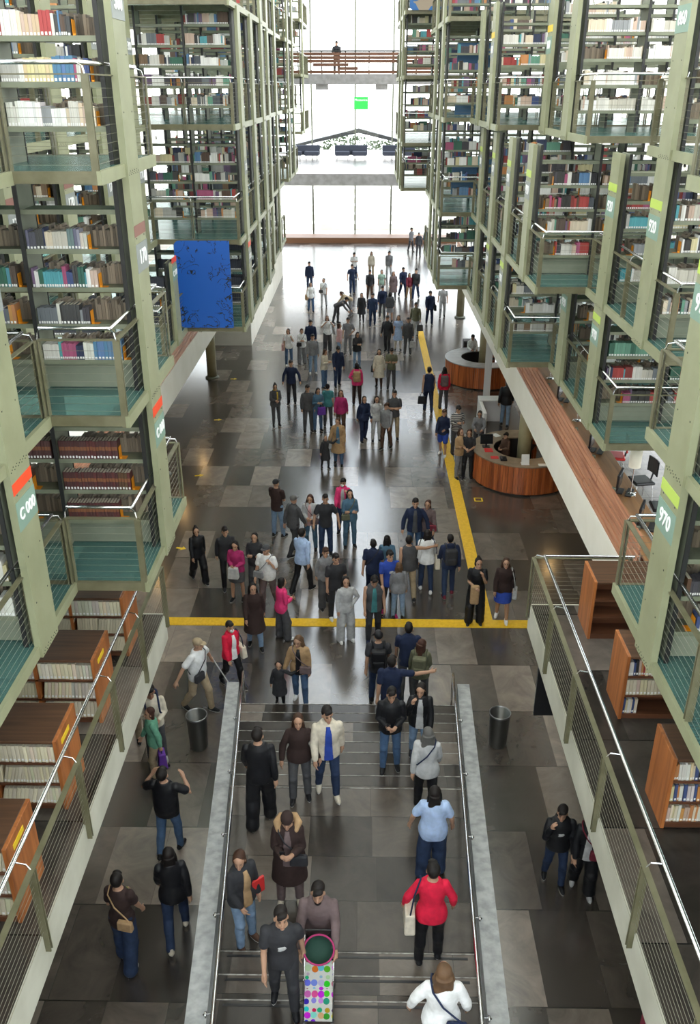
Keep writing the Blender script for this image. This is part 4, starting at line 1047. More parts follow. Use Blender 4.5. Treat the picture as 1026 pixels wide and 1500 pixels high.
def top_mesh(kind, pose, sex, kid=False):
    k = ('top', kind, pose, sex, kid)
    if k in MC: return MC[k]
    J = joints(pose, sex, kid)
    off, z0, fl, sl, sr = {'tee': (.016,.80,.03,.62,.016), 'polo': (.016,.80,.03,.62,.016), 'shirt': (.018,.80,.04,1.0,.014), 'sweater': (.022,.80,.03,1.0,.016), 'jacket': (.028,.80,.05,1.0,.019), 'hoodie': (.030,.80,.02,1.0,.021),
        'coat': (.032,.80,.08,1.0,.021), 'vest': (.030,.80,.02,0,0), 'dress': (.018,.80,.05,.5,.014), 'big': (.020,.80,.03,.66,.018)}[kind]
    P = [torso(J, sex, off, z0, 1.45, fl, bulge=.035 if kind == 'big' else 0)]
    if kind in ('coat','dress'):
        lo = .48 if kind == 'coat' else .50; secs = []
        for z, e in ((.98,.0),(.80,.022),(.64,.04),(lo,.06)):
            secs.append((Vector((0,(J['kneeL'].y+J['kneeR'].y)*.25*(.95-z)/.45,z+J['dz'])), Vector((.178+off*.6+e,0,0)), Vector((0,.125+off*.6+e*1.1+abs(J['kneeL'].y-J['kneeR'].y)*.22*(.98-z)/.5,0))))
        P.append(ring_loft(secs[::-1], 28))
    if kind == 'hoodie' or kind == 'coat': P.append(ball(J['T'](0,.075,1.44), .10,.055,.06, J['Rx']))
    if kind in ('shirt','polo','jacket'): P.append(limb([J['T'](0,.012,1.42), J['T'](0,.012,1.462)], [.078,.066]))
    if sl:
        for n in 'LR':
            s_, e_, w_ = J['sh'+n], J['el'+n], J['wr'+n]
            if sl < 1: P.append(limb([s_, s_.lerp(e_,.4), s_.lerp(e_, sl)], [.060+sr*.6,.050+sr,.047+sr*1.3]))
            else: P.append(limb([s_, s_.lerp(e_,.5), e_, e_.lerp(w_,.5), e_.lerp(w_,.95)], [.049+sr*.6,.046+sr,.041+sr,.038+sr,.029+sr])); P.append(ball(e_, .042+sr,.042+sr,.042+sr))
    me = fuse('top', P, .012, 3, [M['slot']], fold=.0045, seed=hash(pose) % 97 if False else len(pose)*7+len(kind)); MC[k] = me; return me
def bottom_mesh(kind, pose, sex, kid=False):
    k = ('bot', kind, pose, sex, kid)
    if k in MC: return MC[k]
    J = joints(pose, sex, kid); P = [torso(J, sex, .010, .79, 1.0)]
    r = {'trousers': (.012,.016,.018,.026), 'jeans': (.010,.011,.014,.020), 'wide': (.016,.036,.052,.07), 'leggings': (.008,.008,.008,.008), 'shorts': (.016,.03,0,0), 'skirt': None}[kind]
    if r is None:
        dy = (J['kneeL'].y+J['kneeR'].y)*.5; sp = abs(J['kneeL'].y-J['kneeR'].y)
        P.append(ring_loft([(Vector((0,dy*f,z+J['dz'])), Vector((rx,0,0)), Vector((0,ry+sp*.4*f,0))) for z, rx, ry, f in ((.56,.215,.165,.8),(.68,.205,.155,.5),(.82,.19,.14,.2),(.95,.17,.125,0))], 28))
    else:
        for n in 'LR':
            h, kn, a = J['hip'+n], J['knee'+n], J['ank'+n]
            if kind == 'shorts': P.append(limb([h+Vector((0,0,.02)), h.lerp(kn,.45), h.lerp(kn,.85)], [.092+r[0],.076+r[1],.066+r[1]]))
            else: P.append(ball(kn+Vector((0,-.006,0)), .058+r[2],.064+r[2],.068+r[2])); P.append(limb([h+Vector((0,0,.02)), h.lerp(kn,.5), kn, kn.lerp(a,.35)+Vector((0,.012,0)), kn.lerp(a,.7), a+Vector((0,.006,-.0))], [.090+r[0],.074+r[1],.056+r[2],.057+r[2],.046+r[2],.036+r[3]]))
    me = fuse('bottom', P, .012, 3, [M['slot']], fold=.003, seed=len(pose)*3+len(kind)); MC[k] = me; return me
def hair_mesh(kind):
    k = ('hair', kind)
    if k in MC: return MC[k]
    I = Matrix.Identity(3); P = []
    if kind in ('short','crop'):
        e = .008 if kind == 'crop' else .014
        P = [ball((0,.040,.042+e*.5), .077+e*.6, .080+e, .086+e, I), ball((0,.050,-.015), .066,.055,.06, I), ball((.006,-.040,.086), .060,.048,.034+e*.4, I), ball((-.022,-.062,.066), .036,.028,.022, I)]
    elif kind in ('long','waves','pony','bun','bob','pigtails'):
        P = [ball((0,.034,.044), .084,.091,.096, I)]
        for s in (1,-1): P.append(ball((s*.070,.020,-.02), .020,.045,.065, I))
        P.append(ball((0,.066,-.01), .068,.042,.075, I))
        if kind in ('long','waves'):
            wv = .02 if kind == 'waves' else 0
            P.append(ring_loft([(Vector((0,.072+.02*(k_ == 3),z)), Vector((rx+wv,0,0)), Vector((0,ry+wv*.6,0))) for k_, (z, rx, ry) in enumerate(((-.30,.055,.022),(-.22,.088,.032),(-.10,.088,.042),(.02,.075,.045)))], 16))
            for s in (1,-1): P.append(limb([(s*.074,.018,.0),(s*.086,.016,-.09),(s*.088,.02,-.19)], [.022,.026+wv*.6,.014]))
        if kind == 'bob':
            P.append(ring_loft([(Vector((0,.05,z)), Vector((rx,0,0)), Vector((0,ry,0))) for z, rx, ry in ((-.13,.085,.045),(-.06,.092,.055),(.02,.08,.05))], 16))
        if kind == 'pony': P.append(limb([(0,.11,.04),(0,.15,0),(0,.14,-.14)], [.022,.032,.014]))
        if kind == 'bun': P.append(ball((0,.06,.14), .040,.040,.036, I))
        if kind == 'pigtails':
            for s in (1,-1): P.append(limb([(s*.075,.03,.08),(s*.11,.03,.07),(s*.115,.03,-.02)], [.016,.026,.016]))
    elif kind == 'cap':
        P = [ball((0,.018,.052), .086,.100,.080, I), ring_loft([(Vector((0,-.075-.02*q,.050-.004*q)), Vector((.070*w_,0,0)), Vector((0,.060*w_,0))) for q, w_ in ((0,1.0),(1,1.0))], 20), ring_loft([(Vector((0,-.09,.044)), Vector((.068,0,0)), Vector((0,.065,0))),(Vector((0,-.09,.056)), Vector((.068,0,0)), Vector((0,.065,0)))], 20)]
    elif kind == 'beanie':
        P = [ball((0,.018,.045), .088,.104,.098, I)]
    elif kind == 'hood':
        P = [ball((0,.034,.024), .100,.108,.120, I), limb([(0,.05,-.08),(0,.06,-.14)], [.09,.1])]
        P = [ball((0,.040,.030), .098,.104,.112, I), ball((0,.06,-.09), .095,.075,.07, I)]
    me = fuse('hair', P, .008, 2, [M['slot']], fold=.0042 if kind not in ('cap','beanie') else 0, seed=3); MC[k] = me; return me
def shoe_mesh():
    if 'shoe' in MC: return MC['shoe']
    P = [limb([(0,.045,.045),(0,-.04,.040),(0,-.13,.030)], [.046,.047,.036]), limb([(0,.035,.06),(0,.03,.09)], [.043,.042])]
    secs = [(Vector((0,-.048,z)), Vector((.046,0,0)), Vector((0,.128,0))) for z in (.0,.022)]; P.append(ring_loft(secs, 20))
    me = fuse('shoe', P, .008, 2, [M['slot'], M['sole']])
    z = np.zeros(len(me.polygons)*3); me.polygons.foreach_get('center', z); mi = (z.reshape(-1,3)[:,2] < .022).astype(int); me.polygons.foreach_set('material_index', mi.tolist())
    MC['shoe'] = me; return me
M['sole'] = mat('pale_sole', (.55,.54,.52), .7)
CC = {}
C_ = dict(blk=(.010,.010,.012), char=(.030,.030,.034), navy=(.014,.022,.055), dgrey=(.07,.07,.075), grey=(.20,.20,.21), lgrey=(.42,.42,.42), white=(.74,.74,.73), cream=(.58,.52,.42), tan=(.36,.23,.12),
    brn=(.085,.045,.030), dbrn=(.035,.020,.018), red=(.60,.012,.045), pink=(.66,.04,.16), mag=(.36,.025,.12), jean=(.065,.12,.22), djean=(.022,.038,.085), ljean=(.20,.29,.42), teal=(.05,.19,.20),
    blue=(.025,.06,.32), lblue=(.36,.47,.68), khaki=(.36,.28,.18), green=(.13,.33,.22), olive=(.12,.12,.075), purple=(.12,.04,.28), rosy=(.55,.33,.32), denim=(.07,.14,.21), hair=(.010,.007,.006), hbrn=(.05,.022,.012), hred=(.055,.022,.014), hgold=(.11,.060,.030), hgrey=(.10,.095,.09), sage=(.30,.42,.34), mauve=(.14,.10,.10), wine=(.16,.02,.035), yel=(.6,.4,.05))
def cloth(key, rough=.85):
    if key in CC: return CC[key]
    if key == 'stripes':
        m = mat('striped_knit', (.5,.5,.5), .85); N, L, b = nodes(m); tc = N.new('ShaderNodeTexCoord'); wv = N.new('ShaderNodeTexWave'); wv.bands_direction = 'Z'; wv.inputs['Scale'].default_value = 5.5
        cr = N.new('ShaderNodeValToRGB'); cr.color_ramp.interpolation = 'CONSTANT'; e = cr.color_ramp.elements; e[0].color = (.03,.03,.04,1); e[1].position = .5; e[1].color = (.45,.43,.40,1)
        L.new(tc.outputs['Object'], wv.inputs['Vector']); L.new(wv.outputs['Fac'], cr.inputs[0]); L.new(cr.outputs[0], b.inputs['Base Color'])
    else:
        c = C_[key]; m = noisy('cloth_'+key, tuple(v*.88 for v in c), tuple(min(.8, v*1.12) for v in c), 14, rough, spec=.3)
    CC[key] = m; return m
SK = {}
def skin(t):
    if t not in SK: SK[t] = mat('skin_tone', {1:(.52,.32,.22), 2:(.42,.24,.155), 3:(.30,.16,.10)}[t], .55)
    return SK[t]
def put(me, name, parent, m, local=None):
    o = bpy.data.objects.new(name, me); COL.objects.link(o); o.parent = parent
    if local is not None: o.matrix_local = local
    o.material_slots[0].link = 'OBJECT'; o.material_slots[0].material = m
    return o
PART = {'tee':'t_shirt','polo':'polo_shirt','shirt':'shirt','sweater':'sweater','jacket':'jacket','hoodie':'hoodie','coat':'long_coat','vest':'vest','dress':'dress','big':'t_shirt'}
def world_of(o): return Matrix.Translation(o.location)@Matrix.Rotation(o.rotation_euler[2], 4, 'Z')@Matrix.Scale(o.scale[0], 4)
def person(x, y, z, hd, pose, sex, h, top, tc, bot, bc, hair, hc, label, extras='', sk=2, shoe='blk', under=None):
    kid = 'kid' in extras
    J = joints(pose, sex, kid)
    o = bpy.data.objects.new('person', body_mesh(pose, sex, kid)); COL.objects.link(o)
    o.location = (x, y, z); o.rotation_euler[2] = R(hd); s = h/1.70; o.scale = (s, s, s)
    o.material_slots[0].link = 'OBJECT'; o.material_slots[0].material = skin(sk)
    tag(o, label, 'person', 'people in the hall')
    if bot: put(bottom_mesh(bot, pose, sex, kid), 'skirt' if bot == 'skirt' else 'shorts' if bot == 'shorts' else 'trousers', o, cloth(bc))
    put(top_mesh(top, pose, sex, kid), PART[top], o, cloth(tc))
    if under:
        k = ('under', pose, sex, top)
        if k not in MC:
            T = J['T']; secs = []; f_ = sex == 'm'
            for zz, rx, fy in ((.82,.075,.118 if f_ else .120),(.96,.07,.118),(1.08,.062,.108 if f_ else .100),(1.20,.060,.124 if f_ else .118),(1.30,.055,.124 if f_ else .122),(1.38,.042,.096),(1.425,.036,.062)):
                secs.append((T(0,-(fy+.034+.05*max(0,1.05-zz)),zz), Vector((rx,0,0)), J['Rx']@Vector((0,.016,0))))
            MC[k] = fuse('inner_shirt', [ring_loft(secs, 14)], .010, 2, [M['slot']])
        put(MC[k], 'inner_shirt', o, cloth(under))
    hm = Matrix.Translation(J['head'])@J['H'].to_4x4()
    if hair: put(hair_mesh(hair), {'cap':'cap','beanie':'beanie','hood':'hood'}.get(hair,'hair'), o, cloth(hc, .6), hm)
    if 'mask' in extras:
        if 'mask' not in MC: MC['mask'] = fuse('face_mask', [ball((0,-.066,-.050), .052,.046,.042, Matrix.Identity(3))], .009, 2, [M['slot']])
        put(MC['mask'], 'face_mask', o, cloth('white'), hm)
    if 'scarf' in extras:
        if ('scarf',pose,sex) not in MC: MC[('scarf',pose,sex)] = fuse('scarf', [ring_loft([(J['T'](0,.0,1.40+.03*i), Vector((.10-.012*i,0,0)), J['Rx']@Vector((0,.10-.012*i,0))) for i in range(4)], 18), limb([J['T'](.05,-.12,1.38), J['T'](.05,-.155,1.2), J['T'](.06,-.15,1.02)], [.035,.03,.035])], .011, 2, [M['slot']])
        put(MC[('scarf',pose,sex)], 'scarf', o, cloth('yel' if 'yscarf' in extras else 'tan'))
    if 'furhood' in extras:
        if ('fur',pose) not in MC: MC[('fur',pose)] = fuse('fur_collar', [limb([J['T'](.115,-.04,1.40), J['T'](.14,.04,1.45), J['T'](.10,.12,1.48), J['T'](-.10,.12,1.48), J['T'](-.14,.04,1.45), J['T'](-.115,-.04,1.40)], [.04,.055,.05,.05,.055,.04])], .012, 2, [M['slot']], fold=.006)
        put(MC[('fur',pose)], 'fur_collar', o, cloth('tan'))
    for n in 'LR':
        f = foot_dir(J, n); side = Vector((0,0,1)).cross(f).normalized()*-1; up = side.cross(f)*-1
        if up.z < 0: up = -up
        xx = up.cross(-f).normalized()*-1
        Mx = Matrix(((xx.x, -f.x, up.x, 0),(xx.y, -f.y, up.y, 0),(xx.z, -f.z, up.z, 0),(0,0,0,1)))
        a = J['ank'+n]; put(shoe_mesh(), 'shoe', o, cloth(shoe, .5), Matrix.Translation((a.x, a.y, a.z))@Mx@Matrix.Translation((0,0,-.085)))
    return o, J
# ---- things people carry: each stays a thing of its own
def carried(name, label, cat, o, parts, group=None):
    W = world_of(o); t = None
    for i, (pn, mb, m) in enumerate(parts):
        mb.v = [tuple(W@Vector(v)) for v in mb.v]
        if i == 0:
            t = tag(mb.build(name, m), label, cat, group)
        else:
            c = bpy.data.objects.new(pn, mb.mesh(pn, m, True)); COL.objects.link(c); c.parent = t
    return t
def bag_at(o, J, c, size, m, label, strap=None, kind='shoulder_bag', b=.02, cat='bag', group='bags carried by people'):
    mb = MB(); mb.bbox(c.x-size[0]/2, c.x+size[0]/2, c.y-size[1]/2, c.y+size[1]/2, c.z-size[2]/2, c.z+size[2]/2, b)
    # slightly slumped outline
    mb.v = [(v[0]+(v[0]-c.x)*(c.z-v[2])*.5, v[1]+(v[1]-c.y)*(c.z-v[2])*.8, v[2]) for v in mb.v]
    parts = [(kind, mb, cloth(m))]
    if strap:
        sm = MB(); sm.tube(strap, .011, 6); parts.append(('strap', sm, cloth(m if m not in ('cream','white','khaki','purple') else 'navy')))
    return carried(kind, label, cat, o, parts, group)
def shoulder_bag(o, J, n, m, label, low=.62, size=(.12,.34,.28), back=0.0):
    s = 1 if n == 'L' else -1; T = J['T']
    c = T(s*.27, .02+back, low+.22); a = T(s*.15, 0, 1.455)
    return bag_at(o, J, c, size, m, label, [c+Vector((0,-.12,.13)), T(s*.225,-.085,1.25), a+Vector((0,-.02,.01)), a+Vector((0,.03,.01)), T(s*.225,.10,1.25), c+Vector((0,.12,.13))])
def cross_bag(o, J, n, m, label, size=(.24,.08,.17), front=True):
    s = 1 if n == 'L' else -1; T = J['T']; fy = -1 if front else 1
    c = T(s*.15, fy*.19, .98); path = [c+Vector((s*.08,0,.07)), T(s*.10,-.165*1.0,1.12) if front else T(s*.10,-.165,1.12), T(-s*.03,-.172,1.28), T(-s*.115,-.10,1.415), T(-s*.13,0,1.45), T(-s*.11,.11,1.40), T(.0,.165,1.25), T(s*.15,.15,1.07)]
    if front: path.append(T(s*.22,-.02,1.0))
    else: path = [c+Vector((s*.08,0,.07))]+path[:0:-1]
    return bag_at(o, J, c, size, m, label, path, 'crossbody_bag')
def backpack(o, J, m, label):
    T = J['T']; mb = MB(); c = T(0,.215,1.19)
    mb.bbox(c.x-.15, c.x+.15, c.y-.085, c.y+.085, c.z-.22, c.z+.21, .05)
    pk = MB(); pk.bbox(c.x-.11, c.x+.11, c.y+.07, c.y+.12, c.z-.18, c.z-.01, .02)
    st = MB()
    for s in (1,-1):
        st.tube([T(s*.10,.14,1.36), T(s*.115,.07,1.455), T(s*.12,-.02,1.465), T(s*.12,-.145,1.34), T(s*.125,-.165,1.2), T(s*.17,-.10,1.08), T(s*.15,.14,1.02)], .017, 6)
    return carried('backpack', label, 'backpack', o, [('backpack', mb, cloth(m)), ('front_pocket', pk, cloth(m)), ('strap', st, cloth(m))], 'bags carried by people')
def hand_bag(o, J, n, m, label, size=(.30,.12,.30), drop=.30):
    h = J['wr'+n]+J['fd'+n]*.10; c = h-Vector((0,0,drop))
    top = c.z+size[2]/2
    return bag_at(o, J, c, size, m, label, [Vector((c.x-.07,c.y,top-.01)), Vector((h.x-.03,h.y,h.z-.02)), Vector((h.x+.03,h.y,h.z-.02)), Vector((c.x+.07,c.y,top-.01))], 'hand_bag')
def held(o, J, n, name, label, cat, mb, m, fwd=.10, extra=()):
    h = J['wr'+n]+J['fd'+n]*fwd
    mb.v = [(v[0]+h.x, v[1]+h.y, v[2]+h.z) for v in mb.v]
    return carried(name, label, cat, o, [(name, mb, m)]+list(extra))
def phone(o, J, label, n='R'):
    mb = MB(); mb.bbox(-.036,.036,-.008,.0,-.05,.09,.004)
    return held(o, J, n, 'mobile_phone', label, 'phone', mb, M['screen'], .07)
C_['apple'] = (.35,.55,.05)
def TUBE(pts, r): q = MB(); q.tube(pts, r, 7); return q
def BALL(r):
    q = MB(); q.lathe([(r*math.sin(math.pi*i/10), -r*math.cos(math.pi*i/10)) for i in range(11)], n=14, cap=False); return q
PEOPLE = [
 (-3.36, 55.13, 0.0, 0, 'stand', 'm', 1.7, 'jacket', 'navy', 'trousers', 'djean', 'short', 'hair', 'person in navy jacket alone at the far left of the crowd', '', '', {}),
 (-2.95, 49.2, 0.0, 10, 'walk3', 'f', 1.62, 'shirt', 'white', 'jeans', 'jean', 'long', 'hair', 'person in white shirt and jeans with a bag, far left behind', '', "shoulder_bag(o,J,'R','tan','tan shoulder bag of the far left walker in white')", {}),
 (-2.27, 50.4, 0.0, -5, 'walk4', 'f', 1.62, 'tee', 'white', 'trousers', 'lgrey', 'pony', 'hair', 'person in white tee and pale trousers in the far crowd', '', "cross_bag(o,J,'R','dgrey','grey crossbody bag on far walker in white tee')", {}),
 (-0.71, 54.16, 0.0, 15, 'arm', 'm', 1.72, 'tee', 'navy', 'trousers', 'djean', 'short', 'hair', 'person in navy tee, arms loose, far centre', '', '', {}),
 (-0.63, 58.65, 0.0, 0, 'phone', 'm', 1.7, 'tee', 'white', 'trousers', 'djean', 'short', 'hair', 'person in white tee looking at a phone, far back centre', '', '', {}),
 (0.5, 59.37, 0.0, 0, 'stand', 'f', 1.62, 'shirt', 'cream', 'trousers', 'khaki', 'long', 'hbrn', 'person in cream blouse standing far back centre', '', '', {}),
 (0.37, 52.44, 0.0, 5, 'walk3', 'm', 1.72, 'shirt', 'char', 'trousers', 'brn', 'short', 'hair', 'person in charcoal shirt walking in front of the cream blouse', '', '', {}),
 (1.67, 58.92, 0.0, -20, 'walk4', 'm', 1.74, 'jacket', 'grey', 'trousers', 'lgrey', 'short', 'hair', 'person in grey jacket striding far back right of centre', '', '', {}),
 (1.07, 53.01, 0.0, 0, 'stand', 'f', 1.62, 'tee', 'sage', 'trousers', 'lgrey', 'bob', 'hair', 'person in pale green tee in the far crowd', '', '', {}),
 (1.75, 52.27, 0.0, 0, 'stand', 'f', 1.66, 'coat', 'mauve', 'leggings', 'dgrey', 'long', 'hbrn', 'person in long mauve brown coat in the far crowd', '', '', {}),
 (2.35, 53.23, 0.0, 20, 'walk1', 'm', 1.75, 'jacket', 'navy', 'trousers', 'navy', 'short', 'hair', 'person in all navy walking far right of centre', '', '', {}),
 (2.7, 52.66, 0.0, 10, 'walk3', 'f', 1.5, 'sweater', 'wine', 'trousers', 'tan', 'long', 'hbrn', 'person in wine sweater beside the navy walker', '', "hand_bag(o,J,'L','pink','bright pink bag carried in the far crowd')", {}),
 (3.1, 52.67, 0.0, -15, 'walk2', 'm', 1.78, 'sweater', 'char', 'trousers', 'djean', 'short', 'hair', 'person in charcoal sweater, rightmost of the far walking trio', '', '', {}),
 (3.51, 46.44, 0.0, 5, 'walk3', 'm', 1.75, 'jacket', 'navy', 'trousers', 'navy', 'short', 'hair', 'person in dark navy with a black bag, far right near the stack', '', "shoulder_bag(o,J,'L','blk','black bag on the far right navy walker')", {}),
 (4.32, 48.0, 0.0, 0, 'walk4', 'm', 1.74, 'tee', 'lgrey', 'trousers', 'lgrey', 'short', 'hair', 'person in pale grey beside the far right stack', '', '', {}),
 (-1.41, 46.51, 0.0, 70, 'bend', 'm', 1.72, 'shirt', 'dgrey', 'trousers', 'dgrey', 'short', 'hair', 'person in grey bending forward in the far crowd', '', '', {}),
 (-0.75, 48.4, 0.0, -70, 'bend', 'f', 1.6, 'shirt', 'khaki', 'trousers', 'grey', 'pony', 'hbrn', 'person in khaki leaning over in the far crowd', '', '', {}),
 (-0.1, 46.84, 0.0, -10, 'walk3', 'f', 1.55, 'coat', 'char', 'leggings', 'blk', 'bob', 'hair', 'person in short charcoal coat in the far centre', '', '', {}),
 (0.48, 45.94, 0.0, 0, 'walk4', 'm', 1.72, 'shirt', 'djean', 'trousers', 'djean', 'short', 'hair', 'person in dark blue shirt in the far centre', '', '', {}),
 (1.02, 47.79, 0.0, 0, 'walk3', 'm', 1.72, 'jacket', 'navy', 'trousers', 'dgrey', 'short', 'hair', 'person in navy jacket and grey trousers, far centre right', '', '', {}),
 (1.41, 46.86, 0.0, 180, 'stand', 'f', 1.6, 'sweater', 'dgrey', 'skirt', 'grey', 'long', 'hair', 'person in grey sweater and skirt seen from behind, far crowd', '', '', {}),
 (2.61, 43.72, 0.0, 0, 'walk4', 'm', 1.74, 'shirt', 'olive', 'trousers', 'lgrey', 'short', 'hair', 'person in olive shirt carrying a bag, right of the far crowd', '', "hand_bag(o,J,'L','dgrey','grey bag carried by the olive shirted walker')", {}),
 (-1.71, 41.09, 0.0, 15, 'camera', 'f', 1.66, 'tee', 'white', 'wide', 'dgrey', 'long', 'hbrn', 'person in white top and wide dark trousers raising a camera', '', '', {}),
 (-1.12, 39.91, 0.0, 90, 'stand', 'f', 1.6, 'sweater', 'rosy', 'jeans', 'ljean', 'long', 'hbrn', 'person in dusty pink cardigan seen from the side', '', '', {}),
 (-0.72, 40.5, 0.0, 0, 'hips', 'm', 1.72, 'tee', 'grey', 'trousers', 'grey', 'short', 'hair', 'person in grey tee with a hand on the hip', '', '', {}),
 (1.13, 40.89, 0.0, -20, 'walk3', 'm', 1.74, 'shirt', 'char', 'trousers', 'char', 'short', 'hair', 'person in black shirt and trousers, right middle of the crowd', '', '', {}),
 (1.66, 41.26, 0.0, 0, 'stand', 'f', 1.66, 'dress', 'lblue', 'leggings', 'cream', 'long', 'hair', 'person in pale blue dress', '', '', {}),
 (2.09, 40.55, 0.0, 0, 'stand', 'm', 1.72, 'shirt', 'dgrey', 'trousers', 'dgrey', 'short', 'hair', 'person in dark grey holding a bag, beside the pale blue dress', '', "hand_bag(o,J,'L','lgrey','light bag held beside the pale blue dress')", {}),
 (-3.36, 38.65, 0.0, 5, 'strap', 'f', 1.66, 'tee', 'white', 'jeans', 'jean', 'bob', 'hair', 'person in white tee and blue jeans with a bag, left edge of the crowd', '', "shoulder_bag(o,J,'R','rosy','pinkish tote bag at the left edge of the crowd')", {'shoe': 'white'}),
 (-2.43, 39.89, 0.0, 0, 'stand', 'm', 1.74, 'jacket', 'navy', 'trousers', 'dgrey', 'short', 'hair', 'person in navy jacket behind the grey hoodie', '', '', {}),
 (-2.78, 38.87, 0.0, 10, 'phone', 'f', 1.62, 'shirt', 'white', 'wide', 'grey', 'pony', 'hbrn', 'person in white blouse and grey wide trousers with a black bag', '', "cross_bag(o,J,'R','blk','black bag across the white blouse in the crowd')", {}),
 (-2.2, 37.39, 0.0, 10, 'stand', 'm', 1.72, 'hoodie', 'grey', 'jeans', 'ljean', 'short', 'hair', 'person in grey hoodie and light jeans on the left of the crowd', '', '', {'shoe': 'white'}),
 (-1.63, 35.34, 0.0, 60, 'phone', 'f', 1.64, 'sweater', 'cream', 'jeans', 'jean', 'bob', 'hbrn', 'person in cream sweater turned aside with a phone', '', '', {}),
 (-1.07, 35.54, 0.0, 20, 'lookdown', 'm', 1.74, 'jacket', 'navy', 'trousers', 'djean', 'short', 'hair', 'person in navy jacket looking down', '', '', {}),
 (-0.28, 38.16, 0.0, 20, 'phone', 'f', 1.66, 'jacket', 'char', 'jeans', 'ljean', 'long', 'hair', 'person in dark jacket and pale jeans reading a phone', '', '', {}),
 (0.66, 35.38, 0.0, -10, 'walk3', 'f', 1.64, 'coat', 'cream', 'leggings', 'brn', 'long', 'hair', 'person in cream coat with long dark hair', '', "shoulder_bag(o,J,'R','char','dark bag on the cream coat')", {}),
 (1.17, 35.29, 0.0, 0, 'phone', 'm', 1.72, 'tee', 'olive', 'trousers', 'dgrey', 'short', 'hair', 'person in olive tee and dark trousers holding a phone', '', '', {}),
 (-0.24, 33.24, 0.0, 180, 'hips', 'f', 1.66, 'jacket', 'pink', 'trousers', 'dbrn', 'bob', 'hair', 'person in bright pink jacket seen from behind', '', "backpack(o,J,'tan','tan backpack on the bright pink jacket')", {}),
 (-2.83, 33.29, 0.0, 0, 'arm', 'm', 1.74, 'sweater', 'navy', 'trousers', 'char', 'short', 'hair', 'person in navy sweater and black trousers, left side of the hall', '', '', {'under': None}),
 (-3.22, 30.69, 0.0, 20, 'carry', 'f', 1.62, 'jacket', 'dgrey', 'leggings', 'dgrey', 'bun', 'hair', 'person with a yellow scarf, leftmost of the middle crowd', 'scarf yscarf', '', {}),
 (-1.99, 30.13, 0.0, 15, 'stand', 'm', 1.74, 'hoodie', 'dgrey', 'trousers', 'dgrey', 'short', 'hair', 'person in dark grey hoodie beside the purple bag', '', '', {}),
 (-1.64, 30.21, 0.0, 20, 'phone', 'f', 1.64, 'sweater', 'denim', 'jeans', 'jean', 'bob', 'hair', 'person in blue sweater with a purple bag', '', "hand_bag(o,J,'L','purple','purple bag hanging by the blue sweater')", {}),
 (-1.29, 30.72, 0.0, 180, 'stand', 'f', 1.6, 'tee', 'teal', 'trousers', 'dgrey', 'short', 'hair', 'person in teal tee seen from behind beside the purple bag', '', '', {}),
 (-0.78, 29.87, 0.0, -10, 'walk3', 'f', 1.66, 'sweater', 'mag', 'trousers', 'brn', 'long', 'hbrn', 'person in magenta top in the middle crowd', '', '', {}),
 (0.04, 29.19, 0.0, 25, 'walk4', 'f', 1.66, 'jacket', 'navy', 'trousers', 'navy', 'bob', 'hair', 'person in navy jacket left of the khaki trousers', '', '', {}),
 (0.48, 29.2, 0.0, 10, 'stand', 'f', 1.64, 'shirt', 'lgrey', 'trousers', 'lgrey', 'long', 'hair', 'person in pale grey shirt between two dark walkers', '', '', {}),
 (1.11, 29.41, 0.0, 0, 'crossed', 'm', 1.78, 'polo', 'dgrey', 'trousers', 'khaki', 'crop', 'hair', 'person in dark polo and khaki trousers with crossed arms', '', '', {}),
 (0.82, 28.48, 0.0, -25, 'walk4', 'm', 1.66, 'shirt', 'grey', 'trousers', 'brn', 'short', 'hbrn', 'person in grey shirt and brown trousers by the crossed arms', '', '', {}),
 (-1.22, 26.68, 0.0, 30, 'child', 'f', 1.14, 'coat', 'char', 'leggings', 'char', 'bob', 'hair', 'person small child in dark coat holding a hand in the middle of the hall', 'kid', '', {}),
 (-0.8, 26.98, 0.0, -5, 'holdchild', 'f', 1.66, 'coat', 'tan', 'jeans', 'jean', 'bob', 'hbrn', 'person in tan coat and jeans leading a small child', '', '', {'under': 'denim'}),
 (2.53, 32.39, 0.0, 180, 'walk3', 'm', 1.76, 'vest', 'navy', 'trousers', 'navy', 'short', 'hair', 'person in navy vest from behind with a dark bag', '', "hand_bag(o,J,'L','blk','black bag in the hand of the navy vest')", {}),
 (3.14, 32.72, 0.0, 180, 'stand', 'f', 1.66, 'sweater', 'red', 'trousers', 'dgrey', 'long', 'hair', 'person in red top with long dark hair near the desks', '', "backpack(o,J,'mauve','mauve backpack on the red top')", {}),
 (2.73, 27.88, 0.0, -20, 'carrywalk', 'f', 1.64, 'jacket', 'navy', 'shorts', 'blue', 'short', 'hbrn', 'person in navy jacket and blue shorts on the yellow strip', '', '', {'shoe': 'white'}),
 (3.19, 28.07, 0.0, 20, 'phone', 'm', 1.72, 'sweater', 'stripes', 'trousers', 'dgrey', 'short', 'hair', 'person in striped sweater next to the yellow strip', '', '', {}),
 (3.11, 26.01, 0.0, 30, 'crossed', 'f', 1.64, 'jacket', 'tan', 'trousers', 'grey', 'long', 'hbrn', 'person in tan jacket with crossed arms by the yellow strip', '', '', {}),
 (3.37, 25.96, 0.0, -10, 'carry', 'f', 1.66, 'tee', 'char', 'trousers', 'blk', 'bob', 'hbrn', 'person in black tee and trousers standing by the yellow strip', '', '', {}),
 (5.27, 30.82, 0.0, 165, 'walk3', 'm', 1.76, 'jacket', 'blk', 'jeans', 'ljean', 'crop', 'hgrey', 'person in black jacket and pale jeans walking past the white counter', '', '', {}),
